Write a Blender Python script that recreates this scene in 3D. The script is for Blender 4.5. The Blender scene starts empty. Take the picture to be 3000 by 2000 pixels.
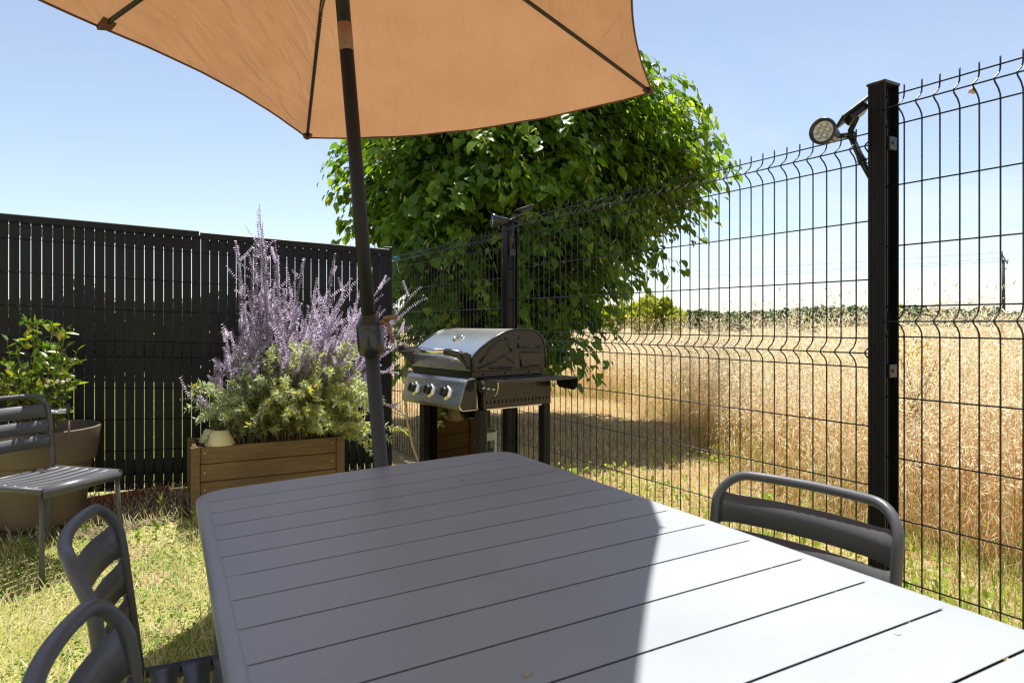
import bpy, math, random
import numpy as np
from mathutils import Vector, Matrix
rng = np.random.default_rng(7)
random.seed(7)
R = math.radians
sc = bpy.context.scene
col = sc.collection
H = 1.20                       # eye height above the lawn
F = 2000.0                     # focal length in pixels of the 3000 px wide photograph


def smooth(t):
    t = np.clip(t, 0, 1)
    return t * t * (3 - 2 * t)


# left (slatted) fence line and right (wire) fence line on plan
LF0, LFD = np.array([-3.014, 4.10]), np.array([.8963, .4434])
RF0, RFD = np.array([1.245, 2.30]), np.array([-.5142, .8577])
RFN = np.array([.8577, .5142])       # away from the garden


def gz(x, y):
    x = np.asarray(x, float); y = np.asarray(y, float)
    d = (x - LF0[0]) * -LFD[1] + (y - LF0[1]) * LFD[0]      # >0 behind the slatted fence
    side = smooth((-.4 - x) / .8)
    near = .085 * smooth((d + 1.0) / .9) * side * smooth((9 - y) / 3)
    w = .012 * np.sin(x * 2.3 + 1.1 * np.sin(y * 1.7)) * np.cos(y * 2.9) + .006 * np.sin(x * 7.1 + y * 5.3)
    fade = smooth((40 - np.hypot(x, y)) / 30)
    return near + w * fade


# ------------------------------------------------------------------ materials
def nodes_of(name):
    m = bpy.data.materials.new(name)
    m.use_nodes = True
    nt = m.node_tree
    return m, nt, nt.nodes, nt.links, nt.nodes['Principled BSDF']


def ramp(nd, stops, interp='LINEAR'):
    r = nd.new('ShaderNodeValToRGB')
    el = r.color_ramp.elements
    while len(el) < len(stops):
        el.new(.5)
    for e, (p, c) in zip(el, stops):
        e.position = p
        e.color = (*c, 1)
    r.color_ramp.interpolation = interp
    return r


def paint(name, c, rough=.4, metal=0., var=.12, scale=9., bump=.0, bscale=300., spec=.5, coat=0., rvar=.12):
    m, nt, nd, lk, b = nodes_of(name)
    tc = nd.new('ShaderNodeTexCoord')
    n1 = nd.new('ShaderNodeTexNoise'); n1.inputs['Scale'].default_value = scale; n1.inputs['Detail'].default_value = 6
    lk.new(tc.outputs['Object'], n1.inputs['Vector'])
    a = [max(0, v * (1 - var)) for v in c]; d = [min(1, v * (1 + var)) for v in c]
    r = ramp(nd, [(.3, a), (.7, d)])
    lk.new(n1.outputs['Fac'], r.inputs[0]); lk.new(r.outputs[0], b.inputs['Base Color'])
    mr = nd.new('ShaderNodeMapRange')
    mr.inputs['To Min'].default_value = max(.02, rough - rvar); mr.inputs['To Max'].default_value = min(1, rough + rvar)
    mr.inputs['From Min'].default_value = .3; mr.inputs['From Max'].default_value = .7
    lk.new(n1.outputs['Fac'], mr.inputs['Value']); lk.new(mr.outputs[0], b.inputs['Roughness'])
    b.inputs['Metallic'].default_value = metal
    b.inputs['Specular IOR Level'].default_value = spec
    b.inputs['Coat Weight'].default_value = coat
    if bump:
        n2 = nd.new('ShaderNodeTexNoise'); n2.inputs['Scale'].default_value = bscale; n2.inputs['Detail'].default_value = 3
        lk.new(tc.outputs['Object'], n2.inputs['Vector'])
        bp = nd.new('ShaderNodeBump'); bp.inputs['Strength'].default_value = bump; bp.inputs['Distance'].default_value = .002
        lk.new(n2.outputs['Fac'], bp.inputs['Height']); lk.new(bp.outputs[0], b.inputs['Normal'])
    return m


def leafmat(name, stops, trans=.35, rough=.5, tcol=None, attr='rnd', spec=.35):
    """foliage: colour picked per leaf by a face attribute, part of the light goes through"""
    m, nt, nd, lk, b = nodes_of(name)
    at = nd.new('ShaderNodeAttribute'); at.attribute_name = attr
    r = ramp(nd, stops)
    lk.new(at.outputs['Fac'], r.inputs[0])
    lk.new(r.outputs[0], b.inputs['Base Color'])
    b.inputs['Roughness'].default_value = rough
    b.inputs['Specular IOR Level'].default_value = spec
    if trans:
        t = nd.new('ShaderNodeBsdfTranslucent')
        if tcol:
            mx = nd.new('ShaderNodeMix'); mx.data_type = 'RGBA'; mx.blend_type = 'MULTIPLY'; mx.inputs[0].default_value = 1
            lk.new(r.outputs[0], mx.inputs[6]); mx.inputs[7].default_value = (*tcol, 1)
            lk.new(mx.outputs[2], t.inputs['Color'])
        else:
            lk.new(r.outputs[0], t.inputs['Color'])
        ms = nd.new('ShaderNodeMixShader'); ms.inputs[0].default_value = trans
        out = nd['Material Output']
        lk.new(b.outputs[0], ms.inputs[1]); lk.new(t.outputs[0], ms.inputs[2]); lk.new(ms.outputs[0], out.inputs['Surface'])
    return m


def ground_mat(name, stops, scale=1.2, fine=60., bump=.6):
    m, nt, nd, lk, b = nodes_of(name)
    tc = nd.new('ShaderNodeTexCoord')
    n1 = nd.new('ShaderNodeTexNoise'); n1.inputs['Scale'].default_value = scale; n1.inputs['Detail'].default_value = 8
    n2 = nd.new('ShaderNodeTexNoise'); n2.inputs['Scale'].default_value = fine; n2.inputs['Detail'].default_value = 6; n2.inputs['Roughness'].default_value = .75
    lk.new(tc.outputs['Object'], n1.inputs['Vector']); lk.new(tc.outputs['Object'], n2.inputs['Vector'])
    ad = nd.new('ShaderNodeMath'); ad.operation = 'MULTIPLY_ADD'; ad.inputs[1].default_value = .6; 
    lk.new(n2.outputs['Fac'], ad.inputs[0])
    ml = nd.new('ShaderNodeMath'); ml.operation = 'MULTIPLY'; ml.inputs[1].default_value = .4
    lk.new(n1.outputs['Fac'], ml.inputs[0]); lk.new(ml.outputs[0], ad.inputs[2])
    r = ramp(nd, stops); lk.new(ad.outputs[0], r.inputs[0]); lk.new(r.outputs[0], b.inputs['Base Color'])
    b.inputs['Roughness'].default_value = .95; b.inputs['Specular IOR Level'].default_value = .1
    bp = nd.new('ShaderNodeBump'); bp.inputs['Strength'].default_value = bump; bp.inputs['Distance'].default_value = .02
    lk.new(n2.outputs['Fac'], bp.inputs['Height']); lk.new(bp.outputs[0], b.inputs['Normal'])
    return m


def wood(name, c1, c2):
    m, nt, nd, lk, b = nodes_of(name)
    tc = nd.new('ShaderNodeTexCoord')
    mp = nd.new('ShaderNodeMapping'); mp.inputs['Scale'].default_value = (3, 40, 34)
    lk.new(tc.outputs['Object'], mp.inputs['Vector'])
    n1 = nd.new('ShaderNodeTexNoise'); n1.inputs['Scale'].default_value = 1.4; n1.inputs['Detail'].default_value = 7; n1.inputs['Distortion'].default_value = .6
    lk.new(mp.outputs[0], n1.inputs['Vector'])
    n3 = nd.new('ShaderNodeTexNoise'); n3.inputs['Scale'].default_value = 3.; n3.inputs['Detail'].default_value = 4
    lk.new(tc.outputs['Object'], n3.inputs['Vector'])
    ad = nd.new('ShaderNodeMath'); ad.operation = 'MULTIPLY_ADD'; ad.inputs[1].default_value = .35
    lk.new(n3.outputs['Fac'], ad.inputs[0])
    ml = nd.new('ShaderNodeMath'); ml.operation = 'MULTIPLY'; ml.inputs[1].default_value = .65
    lk.new(n1.outputs['Fac'], ml.inputs[0]); lk.new(ml.outputs[0], ad.inputs[2])
    r = ramp(nd, [(.32, c1), (.5, [(a + d) / 2 for a, d in zip(c1, c2)]), (.66, c2)])
    lk.new(ad.outputs[0], r.inputs[0]); lk.new(r.outputs[0], b.inputs['Base Color'])
    b.inputs['Roughness'].default_value = .7
    bp = nd.new('ShaderNodeBump'); bp.inputs['Strength'].default_value = .35; bp.inputs['Distance'].default_value = .003
    lk.new(n1.outputs['Fac'], bp.inputs['Height']); lk.new(bp.outputs[0], b.inputs['Normal'])
    return m


def canopy_mat():
    m, nt, nd, lk, b = nodes_of('canopy_fabric')
    tc = nd.new('ShaderNodeTexCoord')
    n1 = nd.new('ShaderNodeTexNoise'); n1.inputs['Scale'].default_value = 4; n1.inputs['Detail'].default_value = 5
    n2 = nd.new('ShaderNodeTexNoise'); n2.inputs['Scale'].default_value = 420; n2.inputs['Detail'].default_value = 2
    lk.new(tc.outputs['Object'], n1.inputs['Vector']); lk.new(tc.outputs['Object'], n2.inputs['Vector'])
    mx = nd.new('ShaderNodeMath'); mx.operation = 'MULTIPLY_ADD'; mx.inputs[1].default_value = .5
    lk.new(n2.outputs['Fac'], mx.inputs[0])
    ml = nd.new('ShaderNodeMath'); ml.operation = 'MULTIPLY'; ml.inputs[1].default_value = .5
    lk.new(n1.outputs['Fac'], ml.inputs[0]); lk.new(ml.outputs[0], mx.inputs[2])
    r = ramp(nd, [(.35, (.262, .130, .058)), (.65, (.305, .160, .076))])
    lk.new(mx.outputs[0], r.inputs[0]); lk.new(r.outputs[0], b.inputs['Base Color'])
    b.inputs['Roughness'].default_value = .85; b.inputs['Specular IOR Level'].default_value = .15
    mp = nd.new('ShaderNodeMapping'); mp.inputs['Scale'].default_value = (9, 1.1, 9); mp.inputs['Rotation'].default_value = (0, 0, .35)
    lk.new(tc.outputs['Object'], mp.inputs['Vector'])
    n3 = nd.new('ShaderNodeTexNoise'); n3.inputs['Scale'].default_value = 1.6; n3.inputs['Detail'].default_value = 3; n3.inputs['Distortion'].default_value = .8
    lk.new(mp.outputs[0], n3.inputs['Vector'])
    bp = nd.new('ShaderNodeBump'); bp.inputs['Strength'].default_value = .8; bp.inputs['Distance'].default_value = .02
    lk.new(n3.outputs['Fac'], bp.inputs['Height']); lk.new(bp.outputs[0], b.inputs['Normal'])
    t = nd.new('ShaderNodeBsdfTranslucent'); lk.new(r.outputs[0], t.inputs['Color']); lk.new(bp.outputs[0], t.inputs['Normal'])
    ms = nd.new('ShaderNodeMixShader'); ms.inputs[0].default_value = .5
    lk.new(b.outputs[0], ms.inputs[1]); lk.new(t.outputs[0], ms.inputs[2]); lk.new(ms.outputs[0], nd['Material Output'].inputs['Surface'])
    return m


def table_paint():
    m = paint('tabletop_paint', (.285, .307, .328), .42, var=.05, scale=3.5, bump=.05, bscale=900, rvar=.05, spec=.7)
    nt = m.node_tree; nd, lk = nt.nodes, nt.links; b = nd['Principled BSDF']
    src = b.inputs['Base Color'].links[0].from_socket
    tc = nd.new('ShaderNodeTexCoord')
    # dried water rings and wiped dust: pale, with a shape of their own
    v = nd.new('ShaderNodeTexVoronoi'); v.inputs['Scale'].default_value = 5.5; v.feature = 'F1'
    n0 = nd.new('ShaderNodeTexNoise'); n0.inputs['Scale'].default_value = 7; n0.inputs['Detail'].default_value = 4
    ad = nd.new('ShaderNodeVectorMath'); ad.operation = 'MULTIPLY_ADD'; ad.inputs[1].default_value = (.12, .12, 0)
    lk.new(tc.outputs['Object'], n0.inputs['Vector']); lk.new(n0.outputs['Color'], ad.inputs[0]); lk.new(tc.outputs['Object'], ad.inputs[2]); lk.new(ad.outputs[0], v.inputs['Vector'])
    r1 = ramp(nd, [(.10, (0, 0, 0)), (.17, (.55, .55, .55)), (.20, (1, 1, 1)), (.24, (0, 0, 0))]); lk.new(v.outputs['Distance'], r1.inputs[0])
    n1 = nd.new('ShaderNodeTexNoise'); n1.inputs['Scale'].default_value = 2.6; n1.inputs['Detail'].default_value = 8; n1.inputs['Roughness'].default_value = .65; lk.new(tc.outputs['Object'], n1.inputs['Vector'])
    r2 = ramp(nd, [(.56, (0, 0, 0)), (.70, (1, 1, 1))]); lk.new(n1.outputs['Fac'], r2.inputs[0])
    mu = nd.new('ShaderNodeMath'); mu.operation = 'MULTIPLY'; lk.new(r1.outputs[0], mu.inputs[0]); lk.new(r2.outputs[0], mu.inputs[1])
    n2 = nd.new('ShaderNodeTexNoise'); n2.inputs['Scale'].default_value = 260; n2.inputs['Detail'].default_value = 1; lk.new(tc.outputs['Object'], n2.inputs['Vector'])
    r3 = ramp(nd, [(.70, (0, 0, 0)), (.76, (1, 1, 1))]); lk.new(n2.outputs['Fac'], r3.inputs[0])
    sm = nd.new('ShaderNodeMath'); sm.operation = 'MULTIPLY_ADD'; sm.inputs[1].default_value = .22; lk.new(mu.outputs[0], sm.inputs[0])
    s3 = nd.new('ShaderNodeMath'); s3.operation = 'MULTIPLY'; s3.inputs[1].default_value = .16; lk.new(r3.outputs[0], s3.inputs[0]); lk.new(s3.outputs[0], sm.inputs[2])
    mx = nd.new('ShaderNodeMix'); mx.data_type = 'RGBA'; lk.new(sm.outputs[0], mx.inputs[0]); lk.new(src, mx.inputs[6]); mx.inputs[7].default_value = (.62, .60, .55, 1)
    lk.new(mx.outputs[2], b.inputs['Base Color'])
    return m


M = {}
M['fence_black'] = paint('fence_black', (.007, .007, .009), .42, var=.2, scale=5, bump=.1, bscale=500, spec=.25)
M['slat_black'] = paint('slat_black', (.0085, .0082, .0105), .46, var=.3, scale=3, bump=.08, bscale=200, spec=.28)
M['slat_blue'] = paint('slat_blue', (.009, .0105, .019), .46, var=.3, scale=3, bump=.08, bscale=200, spec=.28)
M['wire'] = paint('wire', (.012, .013, .015), .36, var=.15, scale=8, spec=.4)
M['anthracite'] = paint('anthracite', (.082, .084, .094), .38, var=.05, scale=6, bump=.06, bscale=900, rvar=.05, spec=.4)
M['tabletop'] = table_paint()
M['pole'] = paint('pole_grey', (.030, .031, .033), .5, var=.1, scale=6)
M['pole_black'] = paint('pole_black', (.011, .011, .013), .5, var=.15, scale=6, spec=.3)
M['housing'] = paint('housing_black', (.02, .02, .022), .3, var=.2, scale=20)
M['bronze'] = paint('bronze_plastic', (.20, .10, .055), .45, var=.15, scale=30)
M['steel'] = paint('brushed_steel', (.70, .69, .66), .27, metal=1, var=.03, scale=3, rvar=.02)
M['chrome'] = paint('chrome', (.62, .60, .55), .14, metal=1, var=.04, scale=20, rvar=.04)
M['black_enamel'] = paint('black_enamel', (.014, .012, .010), .22, var=.25, scale=12, coat=.05, rvar=.08)
M['matt_black'] = paint('matt_black', (.011, .011, .011), .5, var=.2, scale=15, spec=.25)
M['mirror_door'] = paint('dark_mirror', (.19, .155, .105), .03, metal=1, var=.03, scale=6, rvar=.015)
M['knob'] = paint('knob_black', (.012, .012, .013), .35, var=.1)
M['hose'] = paint('hose_beige', (.50, .38, .24), .55, var=.12, scale=25)
M['bottle'] = paint('bottle_grey', (.36, .40, .37), .4, var=.1, scale=15)
M['planter'] = wood('planter_wood', (.125, .074, .033), (.235, .148, .068))
M['board'] = wood('board_wood', (.11, .035, .015), (.24, .085, .035))
M['soil'] = ground_mat('soil', [(.3, (.03, .02, .012)), (.5, (.09, .058, .035)), (.7, (.26, .19, .12))], 6, 90)
M['pot'] = paint('pot_taupe', (.135, .098, .07), .62, var=.1, scale=5, bump=.1, bscale=200)
M['white_plastic'] = paint('white_plastic', (.78, .74, .62), .4, var=.03)
M['cream'] = paint('cream_shade', (.72, .66, .42), .5, var=.05, scale=10)
M['bark'] = paint('bark', (.10, .075, .055), .9, var=.4, scale=22, bump=1., bscale=40)
M['stem'] = paint('stem_brown', (.16, .12, .06), .8, var=.3, scale=40)
M['solar'] = paint('solar_cell', (.012, .014, .03), .12, var=.2, coat=.5)
M['lens'] = paint('lens', (.62, .62, .66), .15, var=.05, scale=60)
M['polewood'] = paint('utility_wood', (.05, .04, .035), .8, var=.3)
M['snail'] = paint('snail_shell', (.55, .40, .30), .5, var=.25, scale=200)
M['teal'] = paint('teal_plastic', (.03, .36, .33), .45)
M['twine'] = paint('twine', (.55, .50, .42), .9)
M['canopy'] = canopy_mat()
M['oatscrap'] = paint('plant_scrap', (.42, .33, .22), .8, var=.3, scale=200)
M['linden'] = leafmat('linden_leaf', [(0, (.055, .125, .015)), (.35, (.105, .21, .02)), (.7, (.18, .30, .028)), (.92, (.28, .37, .045)), (1, (.45, .47, .18))], .52, .40, (1.9, 1.7, .6))
M['citrus'] = leafmat('citrus_leaf', [(0, (.05, .11, .015)), (.5, (.12, .20, .02)), (.85, (.26, .32, .03)), (1, (.36, .33, .05))], .4, .3, (1.3, 1.3, .6))
M['sage_leaf'] = leafmat('sage_leaf', [(0, (.36, .42, .25)), (.4, (.52, .58, .39)), (.62, (.44, .55, .15)), (.84, (.62, .64, .09)), (1, (.76, .56, .05))], .5, .6)
M['sage_flower'] = leafmat('sage_flower', [(0, (.46, .37, .54)), (.5, (.64, .55, .70)), (1, (.82, .76, .84))], .5, .6)
M['blade'] = leafmat('grass_blade', [(0, (.08, .18, .015)), (.3, (.17, .31, .03)), (.5, (.32, .44, .06)), (.62, (.52, .46, .18)), (.85, (.68, .58, .34)), (1, (.80, .72, .54))], .45, .6)
M['straw'] = leafmat('straw', [(0, (.17, .30, .025)), (.13, (.42, .50, .05)), (.22, (.40, .20, .07)), (.32, (.62, .35, .13)), (.5, (.74, .54, .28)), (.75, (.80, .69, .45)), (1, (.88, .80, .60))], .56, .6)
M['oat'] = leafmat('oat_spikelet', [(0, (.66, .50, .24)), (.4, (.84, .74, .48)), (1, (.92, .87, .70))], .56, .6)
M['hedge'] = leafmat('hedge_leaf', [(0, (.035, .075, .015)), (.5, (.07, .14, .022)), (1, (.13, .21, .035))], .35, .6)
M['broom'] = leafmat('broom_leaf', [(0, (.16, .23, .015)), (.5, (.42, .46, .03)), (1, (.66, .60, .03))], .45, .6)
M['fartree'] = leafmat('far_tree_leaf', [(0, (.045, .085, .035)), (.5, (.075, .13, .05)), (1, (.12, .18, .075))], .35, .6)
M['yellow'] = leafmat('yellow_flower', [(0, (.55, .36, .01)), (1, (.72, .52, .02))], .3, .6)
M['lawn'] = ground_mat('lawn_soil', [(.30, (.08, .08, .02)), (.45, (.24, .25, .06)), (.6, (.46, .42, .17)), (.75, (.62, .54, .34))], 2.2, 110)
M['field'] = ground_mat('field_soil', [(.30, (.12, .09, .035)), (.48, (.30, .22, .10)), (.62, (.46, .36, .19)), (.8, (.58, .49, .30))], .35, 30)
M['nlawn'] = ground_mat('neighbour_lawn_soil', [(.3, (.05, .07, .015)), (.5, (.12, .15, .03)), (.7, (.26, .25, .08))], 1.5, 40)
M['mulch'] = ground_mat('mulch', [(.3, (.06, .042, .028)), (.5, (.17, .125, .085)), (.66, (.34, .27, .20))], 5, 55, 1.)


# ------------------------------------------------------------------ mesh building
class MB:
    def __init__(s):
        s.v, s.f, s.sm = [], [], []

    def add(s, vs, fs, smooth=False):
        o = len(s.v)
        s.v += [tuple(map(float, p)) for p in vs]
        s.f += [tuple(i + o for i in f) for f in fs]
        s.sm += [smooth] * len(fs)
        return s

    def box(s, x0, x1, y0, y1, z0, z1, b=0., M4=None):
        """box with bevelled long edges (b)"""
        if b <= 0:
            vs = [(x, y, z) for z in (z0, z1) for y in (y0, y1) for x in (x0, x1)]
            fs = [(0, 2, 3, 1), (4, 5, 7, 6), (0, 1, 5, 4), (2, 6, 7, 3), (0, 4, 6, 2), (1, 3, 7, 5)]
        else:
            vs, fs = [], []
            X, Y, Z = (x0, x1), (y0, y1), (z0, z1)
            idx = {}
            for i in (0, 1):
                for j in (0, 1):
                    for k in (0, 1):
                        sx, sy, sz = (1 - 2 * i), (1 - 2 * j), (1 - 2 * k)
                        for a in range(3):
                            p = [X[i] + sx * b, Y[j] + sy * b, Z[k] + sz * b]
                            p[a] = (X[i], Y[j], Z[k])[a]
                            idx[i, j, k, a] = len(vs); vs.append(tuple(p))
            for i in (0, 1):
                q = [idx[i, 0, 0, 0], idx[i, 0, 1, 0], idx[i, 1, 1, 0], idx[i, 1, 0, 0]]; fs.append(q if i == 0 else q[::-1])
                q = [idx[0, i, 0, 1], idx[1, i, 0, 1], idx[1, i, 1, 1], idx[0, i, 1, 1]]; fs.append(q if i == 0 else q[::-1])
                q = [idx[0, 0, i, 2], idx[0, 1, i, 2], idx[1, 1, i, 2], idx[1, 0, i, 2]]; fs.append(q if i == 0 else q[::-1])
            for i in (0, 1):
                for j in (0, 1):
                    fs.append([idx[i, j, 0, 0], idx[i, j, 1, 0], idx[i, j, 1, 1], idx[i, j, 0, 1]])
                    fs.append([idx[i, 0, j, 0], idx[i, 1, j, 0], idx[i, 1, j, 2], idx[i, 0, j, 2]])
                    fs.append([idx[0, i, j, 1], idx[1, i, j, 1], idx[1, i, j, 2], idx[0, i, j, 2]])
                    for k in (0, 1):
                        fs.append([idx[i, j, k, 0], idx[i, j, k, 1], idx[i, j, k, 2]])
        if M4 is not None:
            vs = [M4 @ Vector(p) for p in vs]
        return s.add(vs, fs)

    def tube(s, pts, r, n=8, closed=False, cap=True, smooth=True):
        P = [Vector(p) for p in pts]
        m = len(P)
        rr = r if isinstance(r, (list, tuple)) else [r] * m
        tang = []
        for i in range(m):
            a = P[(i - 1) % m] if (closed or i > 0) else P[i]
            b = P[(i + 1) % m] if (closed or i < m - 1) else P[i]
            t = (b - a); tang.append(t.normalized() if t.length > 1e-9 else Vector((0, 0, 1)))
        u = tang[0].orthogonal().normalized()
        vs, fs = [], []
        for i in range(m):
            t = tang[i]
            u = (u - t * u.dot(t))
            u = u.normalized() if u.length > 1e-6 else t.orthogonal().normalized()
            w = t.cross(u)
            for k in range(n):
                a = 2 * math.pi * k / n
                vs.append(P[i] + (u * math.cos(a) + w * math.sin(a)) * rr[i])
        seg = m if closed else m - 1
        for i in range(seg):
            for k in range(n):
                a, b = i * n + k, i * n + (k + 1) % n
                c, d = ((i + 1) % m) * n + (k + 1) % n, ((i + 1) % m) * n + k
                fs.append((a, b, c, d))
        s.add(vs, fs, smooth)
        if cap and not closed:
            o = len(s.v) - len(vs)
            s.f += [tuple(o + k for k in range(n))[::-1], tuple(o + (m - 1) * n + k for k in range(n))]; s.sm += [False, False]
        return s

    def lathe(s, prof, n=32, M4=None, smooth=True, close=False):
        vs, fs = [], []
        for r_, z in prof:
            for k in range(n):
                a = 2 * math.pi * k / n
                vs.append(Vector((r_ * math.cos(a), r_ * math.sin(a), z)))
        for i in range(len(prof) - 1):
            for k in range(n):
                a, b = i * n + k, i * n + (k + 1) % n
                fs.append((a, b, b + n, a + n))
        if close:
            fs.append(tuple(range(n))[::-1]); fs.append(tuple((len(prof) - 1) * n + k for k in range(n)))
        if M4 is not None:
            vs = [M4 @ v for v in vs]
        return s.add(vs, fs, smooth)

    def prism(s, poly, a0, a1, axis=0, smooth=False):
        """poly in the two other axes, extruded along axis from a0 to a1"""
        def mk(a, p):
            q = list(p); q.insert(axis, a); return q
        n = len(poly)
        vs = [mk(a0, p) for p in poly] + [mk(a1, p) for p in poly]
        fs = [(i, (i + 1) % n, n + (i + 1) % n, n + i) for i in range(n)]
        s.add(vs, fs, smooth)
        o = len(s.v) - 2 * n
        s.f += [tuple(o + i for i in range(n))[::-1], tuple(o + n + i for i in range(n))]; s.sm += [False, False]
        return s

    def build(s, name, mat, parent=None, fix=True):
        me = bpy.data.meshes.new(name)
        me.from_pydata(s.v, [], s.f)
        me.polygons.foreach_set('use_smooth', s.sm)
        if fix:
            import bmesh
            bm = bmesh.new(); bm.from_mesh(me)
            bmesh.ops.recalc_face_normals(bm, faces=bm.faces)
            bm.to_mesh(me); bm.free()
        me.materials.append(mat)
        o = bpy.data.objects.new(name, me)
        col.objects.link(o)
        if parent:
            o.parent = parent
        return o


def np_mesh(name, V, Fc, mat, rnd=None, parent=None, smooth=True):
    """V (n,3), Fc (m,3) arrays -> one mesh object, rnd = per face value"""
    me = bpy.data.meshes.new(name)
    me.vertices.add(len(V)); me.vertices.foreach_set('co', np.asarray(V, np.float32).ravel())
    k = Fc.shape[1]
    me.loops.add(Fc.size); me.loops.foreach_set('vertex_index', Fc.astype(np.int32).ravel())
    me.polygons.add(len(Fc)); me.polygons.foreach_set('loop_start', np.arange(0, Fc.size, k, dtype=np.int32))
    me.polygons.foreach_set('loop_total', np.full(len(Fc), k, np.int32))
    me.polygons.foreach_set('use_smooth', np.full(len(Fc), smooth))
    if rnd is not None:
        at = me.attributes.new('rnd', 'FLOAT', 'FACE')
        at.data.foreach_set('value', np.asarray(rnd, np.float32))
    me.update(); me.validate()
    me.materials.append(mat)
    o = bpy.data.objects.new(name, me)
    col.objects.link(o)
    if parent:
        o.parent = parent
    return o


def inst(tv, tf, pos, fwd, nrm, scale, rnd):
    """place a template (x across, y along, z normal) many times"""
    fwd = fwd / (np.linalg.norm(fwd, axis=1, keepdims=True) + 1e-9)
    x = np.cross(fwd, nrm); x /= (np.linalg.norm(x, axis=1, keepdims=True) + 1e-9)
    z = np.cross(x, fwd)
    scale = np.asarray(scale)
    if scale.ndim == 1:
        scale = np.stack([scale] * 3, 1)
    V = pos[:, None, :] + (tv[None, :, 0:1] * scale[:, None, 0:1]) * x[:, None, :] + (tv[None, :, 1:2] * scale[:, None, 1:2]) * fwd[:, None, :] + (tv[None, :, 2:3] * scale[:, None, 2:3]) * z[:, None, :]
    n = len(pos); k = len(tv)
    Fa = tf[None] + (np.arange(n) * k)[:, None, None]
    return V.reshape(-1, 3), Fa.reshape(-1, 3), np.repeat(rnd, len(tf))


def cat(parts):
    V, Fc, Rr, o = [], [], [], 0
    for v, f, r in parts:
        V.append(v); Fc.append(f + o); Rr.append(r); o += len(v)
    return np.concatenate(V), np.concatenate(Fc), np.concatenate(Rr)


def ribbons(P, width, side, rnd):
    """P (n,k,3) centre lines -> flat tapering ribbons; side (n,3)"""
    n, k, _ = P.shape
    w = (width[:, None] * np.linspace(1, .25, k)[None]) * .5
    A = P - side[:, None] * w[..., None]; B = P + side[:, None] * w[..., None]
    V = np.stack([A, B], 2).reshape(n, k * 2, 3)
    f = []
    for i in range(k - 1):
        a = 2 * i
        f += [(a, a + 1, a + 3), (a, a + 3, a + 2)]
    f = np.array(f)
    Fa = f[None] + (np.arange(n) * k * 2)[:, None, None]
    return V.reshape(-1, 3), Fa.reshape(-1, 3), np.repeat(rnd, len(f))


def tag(o, label, cat_, group=None, kind=None):
    o['label'] = label; o['category'] = cat_
    if group: o['group'] = group
    if kind: o['kind'] = kind
    return o


def thing(name, label, cat_, loc, rotz=0, group=None):
    o = bpy.data.objects.new(name, None); col.objects.link(o)
    o.location = loc; o.rotation_euler = (0, 0, rotz); o.empty_display_size = .1
    return tag(o, label, cat_, group)


def dup(root, loc, rotz, label, group):
    r = root.copy(); col.objects.link(r); r.location = loc; r.rotation_euler = (0, 0, rotz)
    r['label'] = label
    if group: r['group'] = group
    for ch in list(root.children):
        c = ch.copy(); col.objects.link(c); c.parent = r
        for g in list(ch.children):
            d = g.copy(); col.objects.link(d); d.parent = c
    return r


def ray(px, py, Y):
    """the point at depth Y seen at pixel (px, py) of the photograph"""
    return np.array([(px - 1500) / F * Y, Y, H - (py - 946) / F * Y])


def uvec(n):
    v = rng.normal(size=(n, 3)); return v / np.linalg.norm(v, axis=1, keepdims=True)


# ------------------------------------------------------------------ ground
def sheet(name, xs, ys, mat, dz, mask=None):
    X, Y = np.meshgrid(xs, ys)
    Z = gz(X, Y) + dz
    V = np.stack([X, Y, Z], 2).reshape(-1, 3)
    nx = len(xs); f = []
    i, j = np.meshgrid(np.arange(nx - 1), np.arange(len(ys) - 1))
    a = (j * nx + i).ravel()
    Fc = np.stack([a, a + 1, a + 1 + nx, a + nx], 1)
    if mask is not None:
        c = V[Fc].mean(1)
        Fc = Fc[mask(c[:, 0], c[:, 1])]
    o = np_mesh(name, V, Fc, mat)
    o['kind'] = 'structure'
    return o


t = np.linspace(-1, 1, 181)
g1 = np.sinh(t * 7.2) / np.sinh(7.2) * 2500
sheet('ground', g1, g1 + 4, M['field'], 0)


def in_garden(x, y):
    return ((x - RF0[0]) * RFN[0] + (y - RF0[1]) * RFN[1] < .0) & ((x - LF0[0]) * -LFD[1] + (y - LF0[1]) * LFD[0] < .25)


sheet('lawn', np.arange(-6, 3.5, .06), np.arange(-3, 7, .06), M['lawn'], .006, in_garden)
sheet('gravel_bed', np.arange(-6, .2, .05), np.arange(1.5, 7, .05), M['mulch'], .013,
      lambda x, y: (lambda d: (d < .06) & (d > -.62 + .05 * np.sin(x * 9) + .03 * np.sin(x * 23)) & in_garden(x, y))((x - LF0[0]) * -LFD[1] + (y - LF0[1]) * LFD[0]))


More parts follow.
